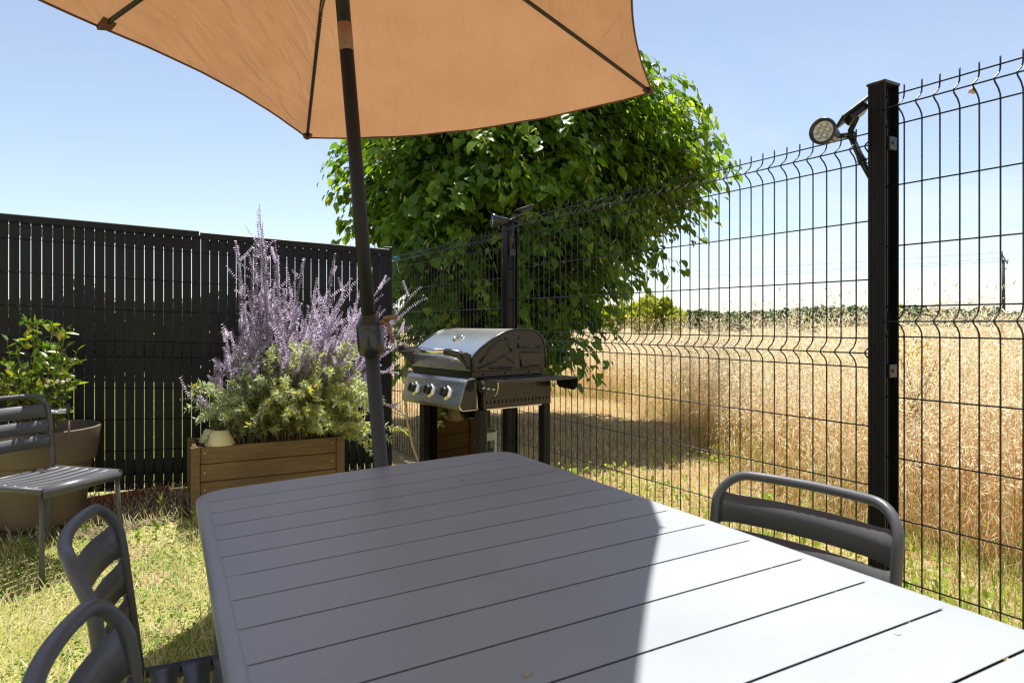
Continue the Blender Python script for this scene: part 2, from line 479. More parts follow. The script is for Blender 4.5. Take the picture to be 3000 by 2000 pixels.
# ------------------------------------------------------------------ slatted fence (left)
def slat_fence():
    t = thing('slatted_fence', 'black privacy fence with vertical plastic slats threaded through wire panels', 'fence', (LF0[0], LF0[1], 0), math.atan2(LFD[1], LFD[0]))
    s0, s1 = -2.6, 2.33
    top = lambda s: H + .654 - .0394 * s
    steps = 1.035
    k = 0
    A, B_ = MB(), MB()
    s = s0
    while s < s1 - .04:
        tz = top(s) - (.008 if s > steps else 0)
        w = .0511 + .0018 * random.random()
        off = .0012 * random.uniform(-1, 1)
        (B_ if random.random() < .2 else A).box(s, s + w, -.0016 + off, .0016 + off, tz - 1.70, tz - .03, .0006)
        s += .0552; k += 1
    A.build('slat_panel', M['slat_black'], t)
    B_.build('slat_panel', M['slat_blue'], t)['label'] = 'bluish black slats'
    for a, b, d in ((s0, steps - .003, 0), (steps + .003, s1, -.008)):
        m = MB()
        za, zb = top(a) + d, top(b) + d
        vs = []
        for (x, z) in ((a, za), (b, zb)):
            vs += [(x, -.016, z - .043), (x, .016, z - .043), (x, .016, z - .004), (x, .010, z), (x, -.010, z), (x, -.016, z - .004)]
        fs = [(i, (i + 1) % 6, 6 + (i + 1) % 6, 6 + i) for i in range(6)] + [tuple(range(6))[::-1], tuple(range(6, 12))]
        m.add(vs, fs); m.build('cap_rail', M['slat_black'], t)
    # wires: horizontals in front of the slats, verticals only where they fold out
    for a, b in ((s0, steps - .01), (steps + .012, s1 - .05)):
        m = MB()
        for d, off in ((.05, -.012), (.145, -.012), (.345, -.012), (.545, -.012), (.745, -.012), (.845, -.012), (1.045, -.012), (1.245, -.012), (1.445, -.012), (1.60, -.012)):
            m.tube([(a, off, top(a) - d), (b, off, top(b) - d)], .0028, 5)
        s = a if a > 0 else s0
        s = s0 + .0552 * math.ceil((a - s0) / .0552)
        while s < b:
            for d0, d1 in ((.062, .125), (.762, .828), (1.50, 1.60)):
                z = top(s)
                m.tube([(s - .0038, -.008, z - d0), (s - .0038, -.010, z - (d0 + d1) / 2), (s - .0038, -.008, z - d1)], .0042, 5)
            s += .0552
        m.build('wire_panel', M['wire'], t)
    for s in (s0 - .03, steps - 2.5 if steps - 2.5 > s0 else None, s1 + .0):
        if s is None: continue
        z = top(s)
        m = MB(); m.box(s - .03, s + .03, .018, .065, 0.0, z - .0, .004)
        p = m.build('post', M['slat_black'], t)
        MB().box(s - .032, s + .032, .016, .067, z - .001, z + .012, .003).build('post_cap', M['fence_black'], p)
    return t


slat_fence()


# ------------------------------------------------------------------ wire fence (right)
def fold_profile(top, bottom):
    """(offset towards garden, height) along one vertical wire"""
    folds = [(0, .1), (.7, .8), (1.72, 1.82)]
    pts = [(0, top + .026), (0, top + .004)]
    for a, b in folds:
        for f, d in ((.0, 0), (.14, .002), (.30, .014), (.44, .034), (.5, .038), (.56, .034), (.70, .014), (.86, .002), (1., 0)):
            z = top - a - (b - a) * f
            if z > bottom: pts.append((d, z))
    pts.append((0, bottom))
    return pts


def wire_fence():
    t = thing('wire_fence', 'dark green-black welded wire fence with folded panels beside the dry field', 'fence', (RF0[0], RF0[1], 0), math.atan2(RFD[1], RFD[0]))
    L = 2.464
    # local x runs away from the camera along the fence, local +y is the garden side
    panels = [(-L, -.0, 1.955), (0, L, 1.848), (L, 2 * L, 1.795), ]
    hw = (0, .1, .3, .5, .7, .8, 1.0, 1.2, 1.4, 1.6, 1.72, 1.82)
    for a, b, top in panels:
        m = MB()
        a0, b0 = a + .035, b - .02
        bottom = max(.02, top - 1.84)
        n = int((b0 - a0) / .0553)
        for i in range(n + 1):
            x = a0 + i * (b0 - a0) / n
            jx = random.uniform(-.0012, .0012)
            m.tube([(x + jx, d, z) for d, z in fold_profile(top, bottom)], .0026, 5)
        for d in hw:
            if top - d > bottom:
                m.tube([(a0 - .02, .004, top - d), (b0 + .012, .004, top - d)], .0026, 5)
        for d in (.05, .75, 1.77):
            m.tube([(a0 - .02, .041, top - d), (b0 + .012, .041, top - d)], .0026, 5)
        m.build('wire_panel', M['wire'], t)
    for i, (x, ht) in enumerate(((-L, 2.0), (0., 2.0), (L, 1.855), (2 * L, 1.82))):
        m = MB()
        # H section post: two flanges and a web, with fine grooves
        m.box(x - .030, x + .030, -.052, -.046, 0, ht, .001)
        m.box(x - .005, x + .005, -.0465, .0245, 0, ht - .002)
        m.box(x - .030, x + .030, .024, .031, 0, ht, .002)
        for q in (-.018, -.006, .006, .018):
            m.box(x + q - .002, x + q + .002, .0305, .0325, 0, ht - .004)
        p = m.build('post', M['fence_black'], t)
        MB().box(x - .033, x + .033, -.055, .035, ht - .003, ht + .007, .002).build('post_cap', M['housing'], p)
        for z in (ht - .20, ht - .96, ht - 1.6):
            m = MB()
            m.box(x - .034, x - .005, -.034, .008, z - .022, z + .022, .002)
            m.lathe([(.006, 0), (.006, .004), (0, .005)], 8, Matrix.Translation((x - .0335, -.01, z)) @ Matrix.Rotation(-math.pi / 2, 4, 'Y'))
            m.build('clip', M['housing'], p)
    return t


wire_fence()


# ------------------------------------------------------------------ garden table
def garden_table():
    sv = Vector((.830, .4185, .038)); pv = Vector((.0596, -.1092, .0017))
    ex = sv.normalized(); ey = (-pv - ex * (-pv).dot(ex)).normalized(); ez = ex.cross(ey)
    P0 = Vector((-.807, 1.811, H - .4755))
    Zt = P0.z - .0
    O = P0 - ez * .735
    t = thing('garden_table', 'large anthracite slatted metal table with rounded corners under the parasol', 'table', O)
    t.rotation_euler = Matrix((ex, ey, ez)).transposed().to_euler()
    p = .1244
    Z = .735
    x0, x1 = 0.0, .932
    # rounded plate outline
    ox0, ox1, oy0, oy1, rad = -.028, .962, -1.648, .156, .095

    def outline(inset, n=9):
        pts = []
        r_ = rad - inset
        for cx, cy, a0 in ((ox1 - rad, oy1 - rad, 0), (ox0 + rad, oy1 - rad, 90), (ox0 + rad, oy0 + rad, 180), (ox1 - rad, oy0 + rad, 270)):
            for k in range(n):
                a = R(a0 + 90 * k / (n - 1)); pts.append((cx + r_ * math.cos(a), cy + r_ * math.sin(a)))
        return pts
    # rim: a rounded lip all the way round
    m = MB()
    prof = [(.030, Z - .0006), (.016, Z - .0005), (.008, Z - .0013), (.0035, Z - .0042), (.0004, Z - .010), (.0004, Z - .026), (.004, Z - .033), (.012, Z - .038), (.030, Z - .038)]
    n = 4 * 9
    vs = []
    for ins, z in prof:
        vs += [(x, y, z) for x, y in outline(ins)]
    fs = []
    for i in range(len(prof) - 1):
        for k in range(n):
            a, b = i * n + k, i * n + (k + 1) % n
            fs.append((a, b, b + n, a + n))
    m.add(vs, fs, True)
    m.build('rim', M['tabletop'], t)
    # slats: strips between the slits, with softly rounded edges
    m = MB()
    ys = [oy1 - .026] + [-p * k for k in range(13)] + [oy0 + .026]
    g = .0030
    inner = outline(.027, 9)

    def xr(y):
        a = ox0 + .027; b = ox1 - .027
        r_ = rad - .027
        for cy in (oy1 - rad, oy0 + rad):
            if (cy > -.5 and y > cy) or (cy < -.5 and y < cy):
                d = min(r_, abs(y - cy)); e = r_ - math.sqrt(max(0, r_ * r_ - d * d))
                return a + e, b - e
        return a, b
    for i in range(len(ys) - 1):
        ya, yb = ys[i], ys[i + 1]
        if i > 0: ya -= g
        if i < len(ys) - 2: yb += g
        rows = [(ya, Z - .0016), (ya, Z - .0005), (ya + .0006, Z)]
        k = 6
        for q in range(1, k):
            rows.append((ya + (yb - ya) * q / k, Z))
        rows += [(yb - .0006, Z), (yb, Z - .0005), (yb, Z - .0016)]
        vs = []
        for y, z in rows:
            a, b = xr(y)
            vs += [(max(a, .0011 if 0 < i < len(ys) - 2 else a), y, z), (b, y, z)]
        fs = [(2 * q, 2 * q + 1, 2 * q + 3, 2 * q + 2) for q in range(len(rows) - 1)]
        m.add(vs, fs, False)
    # the solid edge on which the slits end, bridging between slats at both ends
    for yk in [-p * k for k in range(13)]:
        m.box(x1 - .008, ox1 - .024, yk - .0035, yk + .0035, Z - .011, Z - .0004)
    m.box(ox0 + .0265, x0 - .0006, -12 * p + .0005, -.0005, Z - .012, Z - .0002)
    m.build('tabletop', M['tabletop'], t)
    MB().box(ox0 + .06, ox1 - .06, oy0 + .06, oy1 - .06, Z - .034, Z - .028).build('slit_shade', M['knob'], t)  # added near-black sheet, its colour stands in for shade in the slits
    # under-frame
    m = MB()
    m.box(.05, .88, -1.52, -1.49, Z - .075, Z - .04, .003); m.box(.05, .88, .0, .03, Z - .075, Z - .04, .003)
    m.box(.05, .08, -1.489, -.001, Z - .075, Z - .04, .003); m.box(.85, .88, -1.489, -.001, Z - .075, Z - .04, .003)
    m.box(.45, .49, -1.489, -.001, Z - .068, Z - .0345)
    m.build('frame', M['anthracite'], t)
    for lx in (.03, .90):
        for ly in (.06, -1.55):
            m = MB(); sx = -.03 if lx < .5 else .03
            m.tube([(lx, ly, Z - .04), (lx + sx * .4, ly, .35), (lx + sx, ly, -.05)], [.022, .020, .016], 12)
            m.build('leg', M['anthracite'], t)
    # dried-up water marks are in the paint; small crumbs lie on the top
    return t


tbl = garden_table()


# ------------------------------------------------------------------ chairs
def make_chair(label, loc, rotz, group):
    """local +y = the way the sitter looks, origin under the rear edge of the seat"""
    t = thing('garden_chair', label, 'chair', loc, rotz, group)
    hw, sag, rc = .218, .046, .070
    zt = .82
    # back outline: uprights bend backwards above the slats into the top rail

    def upr(x, z):
        # y of the upright at height z
        if z < .45: return -.01 - .09 * ((.45 - z) / .45) ** 1.2
        y = -.012 - .12 * (z - .45)
        if z > .735: y -= .014 * smooth(np.array((z - .735) / .085))
        return float(y)

    def bow(x):
        return -sag * (1 - (x / hw) ** 2)
    side = []
    zs = [0, .1, .2, .3, .4, .45, .5, .56, .62, .68, .72, zt - rc]
    for z in zs:
        splay = .018 * max(0, (.45 - z) / .45)
        side.append((hw + splay, upr(hw, z), z))
    arc = []
    for k in range(1, 9):
        a = R(90 * k / 8)
        x = hw - rc + rc * math.cos(a); z = zt - rc + rc * math.sin(a)
        arc.append((x, upr(x, z) + bow(x) * .9, z))
    top = []
    for k in range(1, 10):
        x = (hw - rc) * (1 - 2 * k / 10)
        top.append((x, upr(x, zt) + bow(x) * .9, zt))
    right = side + arc
    left = [(-x, y, z) for x, y, z in right][::-1]
    MB().tube(right + top + left, .0113, 14).build('back_frame', M['anthracite'], t)
    # three broad slats, curved with the back; they narrow to their ends
    for z0, z1 in ((.703, .775), (.624, .694), (.548, .616)):
        m = MB(); N = 18; vs = []
        for i in range(N + 1):
            x = -hw + 2 * hw * i / N
            e = abs(x) / hw
            cut = -.0065 if e > .86 else .0035            # the slot is a slit near the ends and opens in the middle
            cut = -.0062 + .0097 * float(smooth(np.array((.93 - e) / .06)))
            for q, z in ((0, z0 + cut), (1, z1 - cut)):
                y = upr(x, z) + bow(x) * (.55 + .35 * smooth(np.array((z - .5) / .3)))
                vs += [(x, y - .0012, z), (x, y + .0028, z)]
        fs = []
        for i in range(N):
            a = 4 * i; b = 4 * (i + 1)
            fs += [(a + 1, b + 1, b + 3, a + 3), (a, a + 2, b + 2, b), (a, b, b + 1, a + 1), (a + 2, a + 3, b + 3, b + 2)]
        fs += [(0, 1, 3, 2), (4 * N, 4 * N + 2, 4 * N + 3, 4 * N + 1)]
        m.add(vs, fs, True); m.build('back_slat', M['anthracite'], t)
    # seat: slats across the width, the front one rolls over
    m = MB()
    sw = .215

    def strip(y0, y1, zf, zb=None):
        N = 16; vs = []
        for i in range(N + 1):
            x = -sw + 2 * sw * i / N; e = abs(x) / sw
            c = -.003 + .007 * float(smooth(np.array((.90 - e) / .06)))
            dz = -.010 * (1 - e * e)
            for y in (y0 + c, y1 - c):
                vs += [(x, y, zf + dz), (x, y, zf + dz - .004)]
        fs = []
        for i in range(N):
            a = 4 * i; b = 4 * (i + 1)
            fs += [(a, a + 2, b + 2, b), (a + 1, b + 1, b + 3, a + 3), (a, b, b + 1, a + 1), (a + 2, a + 3, b + 3, b + 2)]
        fs += [(0, 1, 3, 2), (4 * N, 4 * N + 2, 4 * N + 3, 4 * N + 1)]
        m.add(vs, fs, True)
    for k in range(6):
        strip(.010 + .062 * k, .068 + .062 * k, .452)
    # rolled front edge, with softly turned down sides
    prof = [(.383, .452), (.402, .452), (.414, .449), (.424, .441), (.430, .430), (.432, .405), (.429, .405), (.426, .428), (.420, .438), (.412, .445), (.383, .448)]
    m.prism([(y, z) for y, z in prof], -sw, sw, 0, True)
    for s in (-1, 1):
        m.prism([(s * (sw - .004), .4525), (s * (sw + .006), .4505), (s * (sw + .0125), .444), (s * (sw + .014), .425), (s * (sw + .011), .425), (s * (sw - .004), .446)], .0, .425, 1, True)
    m.build('seat', M['anthracite'], t)
    for s in (-1, 1):
        mm = MB()
        mm.tube([(s * (sw - .008), .408, .435), (s * (sw - .002), .415, .25), (s * (sw + .012), .432, 0.0)], .0115, 10)
        mm.build('leg', M['anthracite'], t)
    m = MB()
    m.tube([(-sw + .01, .03, .432), (-sw + .01, .40, .432)], .009, 8); m.tube([(sw - .01, .03, .432), (sw - .01, .40, .432)], .009, 8)
    m.tube([(-sw, -.012, .436), (sw, -.012, .436)], .0095, 8)
    m.build('seat_frame', M['anthracite'], t)
    return t


def yaw(fx, fy):
    return math.atan2(-fx, fy)          # rotation that turns +y to (fx, fy)


gch = 'metal chairs of the garden set'
ch = make_chair('grey metal chair on the field side of the table, its back to the wire fence', (.610, 1.525, 0), yaw(-.795, -.607), None)
ch['group'] = gch
dup(ch, (-.705, 1.288, .0), yaw(.905, .425), 'grey chair on the lawn side of the table, nearer the wooden planter', gch)
dup(ch, (-.420, .800, .0), yaw(.915, .40), 'closest grey chair, at the bottom left corner, overlapping the chair behind it', gch)
dup(ch, (-2.47, 3.40, .0), yaw(.965, -.262), 'grey chair standing apart on the grass in front of the big plant pot', gch)


# ------------------------------------------------------------------ parasol
def parasol():
    Yp = 2.2
    J = Vector((-.244 * Yp, Yp, H + .419 * Yp))
    pd = Vector((-.083, 0, 1)).normalized()
    base = J - pd * (J.z / pd.z)
    t = thing('parasol', 'tilted-post garden parasol with an orange-tan rectangular canopy', 'parasol', base)
    off = -base
    at = lambda z: (J + pd * ((z - J.z) / pd.z)) + off
    m = MB(); m.tube([at(0.02), at(1.12)], .0225, 20); lower = m.build('lower_pole', M['pole'], t)
    m = MB(); m.tube([at(1.10), at(2.075)], .0225, 20); m.build('upper_pole', M['pole_black'], t)
    m = MB(); m.tube([at(2.165), at(2.69)], .0225, 20); m.build('upper_pole', M['pole_black'], t)
    q = pd.to_track_quat('Z', 'Y').to_matrix().to_4x4()
    # tilt sleeve with its push button
    m = MB(); m.tube([at(2.0755), at(2.0760), at(2.1640), at(2.1645)], [.0222, .0232, .0232, .0222], 24)
    sl = m.build('tilt_joint', M['bronze'], t)
    c = at(2.105)
    m = MB()
    for k in range(1):
        pts = []
        for a in range(16):
            an = 2 * math.pi * a / 16
            pts.append((.0075 * math.cos(an), .0145 * math.sin(an) if abs(math.sin(an)) < 2 else 0))
        m.prism([(x, z) for x, z in pts], -.0262, -.0215, 1, True)
    m.v = [tuple(c + Vector(p)) for p in m.v]
    m.build('button', M['bronze'], sl)
    # crank housing
    zc = H - .045
    prof = [(.0235, .070), (.030, .062), (.0405, .040), (.0425, .034), (.0425, .026), (.0415, .024), (.0425, .022), (.0430, -.020), (.0420, -.040), (.036, -.056), (.026, -.064), (.0235, -.066)]
    m = MB(); m.lathe(prof, 32, Matrix.Translation(at(zc)) @ q)
    hs = m.build('crank_housing', M['housing'], t)
    cz = at(zc)
    m = MB()
    m.tube([cz + Vector((.030, -.012, .045)), cz + Vector((.062, -.022, .058))], .007, 10)
    m.tube([cz + Vector((.058, -.024, .062)), cz + Vector((.064, -.028, .03)), cz + Vector((.078, -.030, -.018))], [.006, .0065, .0055], 8)
    m.tube([cz + Vector((.050, -.034, .060)), cz + Vector((.095, -.040, .066))], .0075, 12)
    m.build('crank_handle', M['bronze'], hs)
    # canopy
    s = 1.048
    ax = Vector((-.053, .027, 1)).normalized()
    hub = Vector((-.54 * s, 2.11 * s, H + 1.41 * s))
    u = Vector((1, 0, 0)); u = (u - ax * u.dot(ax)).normalized(); v = ax.cross(u)
    cs, sn = math.cos(1.34), math.sin(1.34)
    Rr = .899 * s; d = .356 * s
    pts = [(0, Rr), (1.5 * Rr, Rr), (1.5 * Rr, -Rr), (0, -Rr), (-1.5 * Rr, -Rr), (-1.5 * Rr, Rr)]
    dirs = [u * (x * cs - y * sn) + v * (x * sn + y * cs) for x, y in pts]

    def rib(i, f):
        return hub + dirs[i] * f - ax * d * (f ** 1.12) + off
    NS, NF = 14, 22
    m = MB(); m2 = MB()
    for i in range(6):
        j = (i + 1) % 6
        vs = []
        far = (i == 1)
        for a in range(NF + 1):
            f = a / NF
            for b in range(NS + 1):
                w = b / NS
                bell = 4 * w * (1 - w)
                ff = f * (1 - (.012 if far else .022 if i == 3 else -.02 if i == 5 else .055) * bell * f ** 3)
                p = rib(i, ff) * (1 - w) + rib(j, ff) * w
                p = p - ax * (((.082 if far else .012) * f ** 2.2) * bell) 
                # faint radial creases near the ribs and the hem
                p = p - ax * (.0022 * math.sin(w * 31 + i) * math.sin(f * 9 + 2 * i) * f * min(1, bell * 3))
                vs.append(p)
        fs = []
        for a in range(NF):
            for b in range(NS):
                q0 = a * (NS + 1) + b
                fs.append((q0, q0 + 1, q0 + NS + 2, q0 + NS + 1))
        m.add(vs, fs, True)
        edge = vs[NF * (NS + 1):]
        m2.tube([p - ax * .003 for p in edge], .0042, 6)
    cano = m.build('canopy', M['canopy'], t, fix=False)
    m2.build('hem', M['hem'], cano)
    for i in range(6):
        m = MB()
        pp = [rib(i, f) - ax * .012 for f in np.linspace(.03, .985, 14)]
        m.tube(pp, .0085, 8)
        r_ = m.build('rib', M['housing'], t)
        # sewn corner pocket
        o = rib(i, 1.0); di = dirs[i].normalized(); tg = ax.cross(di).normalized()
        m = MB()
        a0 = o - di * .055 - ax * -.016; 
        vs = [o + di * .012 + ax * .002, o - di * .05 + tg * .030 + ax * .012, o - di * .05 - tg * .030 + ax * .012,
              o + di * .008 - ax * .014, o - di * .032 + tg * .020 - ax * .016, o - di * .032 - tg * .020 - ax * .016]
        m.add(vs, [(0, 1, 2), (3, 5, 4), (0, 3, 4, 1), (0, 2, 5, 3), (1, 4, 5, 2)])
        m.build('pocket', M['hem'], r_)
        m = MB(); st = at(2.42); m.tube([st + (dirs[i].normalized() * .03), rib(i, .40) - ax * .02], .006, 6)
        m.build('strut', M['housing'], r_)
    m = MB(); m.lathe([(.023, -.03), (.045, -.028), (.05, .0), (.045, .03), (.023, .032)], 20, Matrix.Translation(at(2.42)) @ q); m.build('runner', M['housing'], t)
    m = MB(); m.lathe([(.023, -.03), (.05, -.025), (.05, .012), (.02, .03), (0.0, .06)], 20, Matrix.Translation(at(2.67)) @ q); m.build('hub', M['housing'], t)
    m = MB(); m.lathe([(0, .07), (.05, .068), (.23, .05), (.245, .035), (.245, .0), (0, 0)], 40); b = m.build('base', M['soil'], t)
    m = MB(); m.lathe([(.036, .05), (.036, .32), (.030, .325), (.024, .325)], 20, Matrix.Translation((0, 0, 0)) @ q); m.build('base_tube', M['pole'], t)
    return t


M['hem'] = paint('hem_brown', (.10, .05, .025), .8, var=.1)
parasol()


# ------------------------------------------------------------------ gas grill
def grill():
    t = thing('gas_grill', 'three-burner gas grill with domed steel lid and black sides by the wire fence', 'grill', (-.16, 3.40, float(gz(-.16, 3.4))), math.atan2(-.78, .62))
    W = .585
    x0, x1 = -W, 0.0
    prof = [(-.052, .958), (-.052, 1.020), (-.034, 1.044), (.0, 1.072), (.04, 1.098), (.085, 1.124), (.13, 1.144), (.175, 1.157), (.22, 1.164), (.28, 1.166), (.335, 1.160), (.375, 1.146), (.402, 1.122), (.418, 1.09), (.426, 1.04), (.428, .958)]
    # steel sheet over the arc
    m = MB(); th = .004
    n = len(prof); vs = []
    cx = .19
    inner = []
    for (y, z) in prof:
        dx, dz = y - cx, z - .99; l = math.hypot(dx, dz); inner.append((y - dx / l * th, z - dz / l * th))
    vs = [(x0 + .006, y, z) for y, z in prof] + [(x1 - .006, y, z) for y, z in prof] + [(x0 + .006, y, z) for y, z in inner] + [(x1 - .006, y, z) for y, z in inner]
    fs = []
    for i in range(n - 1):
        fs += [(i, i + 1, n + i + 1, n + i), (2 * n + i, 3 * n + i, 3 * n + i + 1, 2 * n + i + 1)]
    m.add(vs, fs, True)
    lid = m.build('lid', M['steel'], t)
    ins = [(y - (y - cx) * .004, z - (z - .99) * .004) for y, z in prof]
    for xa, xb, sg in ((x0 - .010, x0 + .0055, -1), (x1 - .0055, x1 + .010, 1)):
        m = MB(); m.prism(prof, xa, xb, 0)
        out = [(y + (y - cx) * .02, z + (z - .99) * .02 if z > .97 else z) for y, z in prof]
        # raised rim and embossed ribs pressed into the end plate
        xe = xb if sg > 0 else xa
        rim = [(xe, y, z) for y, z in ins]
        m.tube(rim, .0055, 8)
        xr_ = xe - sg * .0075
        rib_ = lambda a: m.tube([(xr_, y, z) for y, z in a], .0105, 12)
        rib_([(-.02, .975), (.06, .998), (.14, 1.03), (.195, 1.052)])
        rib_([(.195, 1.052), (.175, 1.085), (.15, 1.118)])
        rib_([(.235, 1.072), (.30, 1.072), (.385, 1.072)])
        rib_([(.245, 1.13), (.235, 1.072)])
        rib_([(.255, .972), (.25, 1.04), (.265, 1.048), (.39, 1.048), (.40, 1.035), (.40, .985), (.385, .972), (.255, .972)])
        rib_([(.05, .972), (.20, .972), (.21, .99), (.16, 1.018)])
        rib_([(-.01, 1.0), (.05, 1.068), (.12, 1.112), (.15, 1.118)])
        m.build('lid_side', M['black_enamel'], lid)
    m = MB()
    yh, zh = -.125, 1.052
    m.tube([(x0 + .02, yh, zh), (x1 - .11, yh, zh)], .0145, 16)
    hd = m.build('handle', M['chrome'], lid)
    for xa, xb, xe in ((x0 - .004, x0 + .022, x0 + .02), (x1 - .118, x1 - .012, x1 - .012)):
        m = MB()
        if xa < x0 + .1:
            m.prism([(-.150, 1.052), (-.135, 1.074), (-.105, 1.072), (-.054, 1.035), (-.054, .965), (-.075, .985), (-.11, 1.022)], xa, xb, 0)
        else:
            # the right-hand bracket sweeps from the bar back to the lid corner
            P = [((x1 - .115, yh, zh), .0185), ((x1 - .085, yh + .003, zh + .001), .019), ((x1 - .045, yh + .028, zh - .008), .021), ((x1 - .022, yh + .055, zh - .035), .022), ((x1 - .012, yh + .068, zh - .08), .014)]
            m.tube([p for p, r_ in P], [r_ for p, r_ in P], 12)
            m.prism([(-.115, 1.050), (-.08, 1.052), (-.054, 1.040), (-.054, .962), (-.066, .975), (-.09, 1.015)], x1 - .022, x1 + .004, 0)
        m.build('handle_bracket', M['housing'], lid)
    # thermometer
    ty, tz = .075, 1.121
    nrm = Vector((0, -.50, .86)).normalized()
    m = MB(); m.lathe([(.034, 0), (.034, .006), (.030, .010), (.026, .010), (.024, .007), (0, .007)], 24, Matrix.Translation((-.30, ty, tz - .003)) @ nrm.to_track_quat('Z', 'Y').to_matrix().to_4x4())
    m.build('thermometer', M['chrome'], lid)
    # firebox under the lid
    m = MB()
    m.box(x0 + .002, x1 - .002, -.045, .425, .925, .957, .003)
    m.box(x0 + .012, x1 - .012, .02, .44, .78, .9245, .003)
    fb = m.build('firebox', M['black_enamel'], t)
    for yy in (.02, .16, .32, .41):
        m = MB(); m.lathe([(.006, 0), (.006, .003), (0, .005)], 8, Matrix.Translation((x1 - .002, yy, .941)) @ Matrix.Rotation(math.pi / 2, 4, 'Y'))
        m.build('bolt', M['knob'], fb)
    # side panels with a row of vents
    for xs in (x1 - .010, x0 - .002):
        m = MB()
        za, zb, zc = .765, .790, .806
        m.box(xs, xs + .012, .02, .47, zc, .922)
        m.box(xs, xs + .012, .02, .47, za, zb)
        k = 18
        for i in range(k + 1):
            y = .02 + .45 * i / k
            m.box(xs + .0005, xs + .0115, y, min(.47, y + .017), zb, zc)
        m.build('side_panel', M['black_enamel'], t)
    m = MB(); m.box(x0 + .01, x1 - .012, .03, .44, .757, .764); m.build('drip_tray', M['steel'], t)
    # control panel: rolled top, sloped face, rolled bottom
    cp = [(-.010, .920), (-.040, .925), (-.062, .918), (-.075, .903), (-.080, .885), (-.108, .800), (-.112, .783), (-.104, .768), (-.088, .762), (.0, .762)]
    m = MB(); m.prism(cp, x0 - .004, x1 - .018, 0, False)
    cpn = m.build('control_panel', M['steel'], t)
    m = MB(); m.prism([(-.01, .918), (-.055, .914), (-.074, .885), (-.102, .800), (-.104, .785), (-.09, .766), (-.01, .766)], x1 - .0175, x1 - .012, 0); m.build('panel_end', M['black_enamel'], cpn)
    nrm = Vector((0, -.95, .31)).normalized()
    q = nrm.to_track_quat('Z', 'Y').to_matrix().to_4x4()
    for k in range(3):
        kx = x0 + .115 + k * .158
        m = MB()
        m.lathe([(.038, 0), (.038, .004), (.033, .010), (.030, .012), (.028, .012)], 6, Matrix.Translation((kx, -.0935, .843)) @ q @ Matrix.Rotation(R(30), 4, 'Z'), smooth=False)
        bz = m.build('bezel', M['chrome'], cpn)
        m = MB(); m.lathe([(.024, .004), (.024, .030), (.021, .034), (0, .034)], 24, Matrix.Translation((kx, -.0935, .843)) @ q)
        m.box(-.005, .005, -.021, .021, .034, .043, .002, Matrix.Translation((kx, -.0935, .843)) @ q)
        m.build('knob', M['knob'], bz)
    # side shelves
    for sgn, xa in ((1, x1 + .008), (-1, x0 - .008)):
        xb = xa + sgn * .165
        a, b = min(xa, xb), max(xa, xb)
        m = MB()
        m.box(a, b, -.015, .505, .905, .917, .003)
        sh = m.build('side_shelf', M['black_enamel'], t)
        for y, mt in ((-.020, 'chrome'), (.506, 'black_enamel')):
            m = MB()
            pl = []
            for k in range(13):
                an = math.pi * k / 12
                pl.append((0, 0))
            w = b - a
            poly = [(a + .0, .915), (a + .0, .875), (a + .018, .853), (b - .03, .845), (b - .008, .860), (b, .885), (b, .915)] if sgn > 0 else [(b, .915), (b, .875), (b - .018, .853), (a + .03, .845), (a + .008, .860), (a, .885), (a, .915)]
            m.prism([(x, z) for x, z in poly], y, y + .005, 1)
            ep = m.build('shelf_end', M[mt], sh)
            for q_ in (.3, .55, .8):
                m = MB(); m.lathe([(.006, 0), (.005, .005), (0, .007)], 10, Matrix.Translation((a + w * q_, y - .0005 if y < 0 else y + .0055, .878)) @ Matrix.Rotation(math.pi / 2 * (1 if y < 0 else -1), 4, 'X'))
                m.build('screw', M['chrome'], ep)
    # cart
    for lx in (x0 + .0, x1 - .045):
        for ly in (.0, .425):
            m = MB(); m.box(lx, lx + .045, ly, ly + .045, .035, .764, .003)
            lg = m.build('leg', M['matt_black'], t)
            MB().lathe([(.03, -.002), (.03, .034), (.012, .036)], 14, Matrix.Translation((lx + .022, ly + .022, 0)), close=False).build('foot', M['knob'], lg)
    m = MB(); m.box(x0 - .030, x1 - .012, .047, .053, .09, .757); m.build('front_panel', M['mirror_door'], t)
    m = MB(); m.box(x0 + .045, x1 - .045, .06, .425, .10, .112); m.build('bottom_shelf', M['black_enamel'], t)
    # gas hose
    m = MB()
    m.tube([(x0 + .01, -.07, .80), (x0 - .03, -.075, .79), (x0 - .052, -.06, .74), (x0 - .062, -.04, .64), (x0 - .055, -.01, .50), (x0 - .02, .02, .38), (x0 + .02, .045, .30)], .0075, 10)
    m.build('gas_hose', M['hose'], t)
    return t


grill()


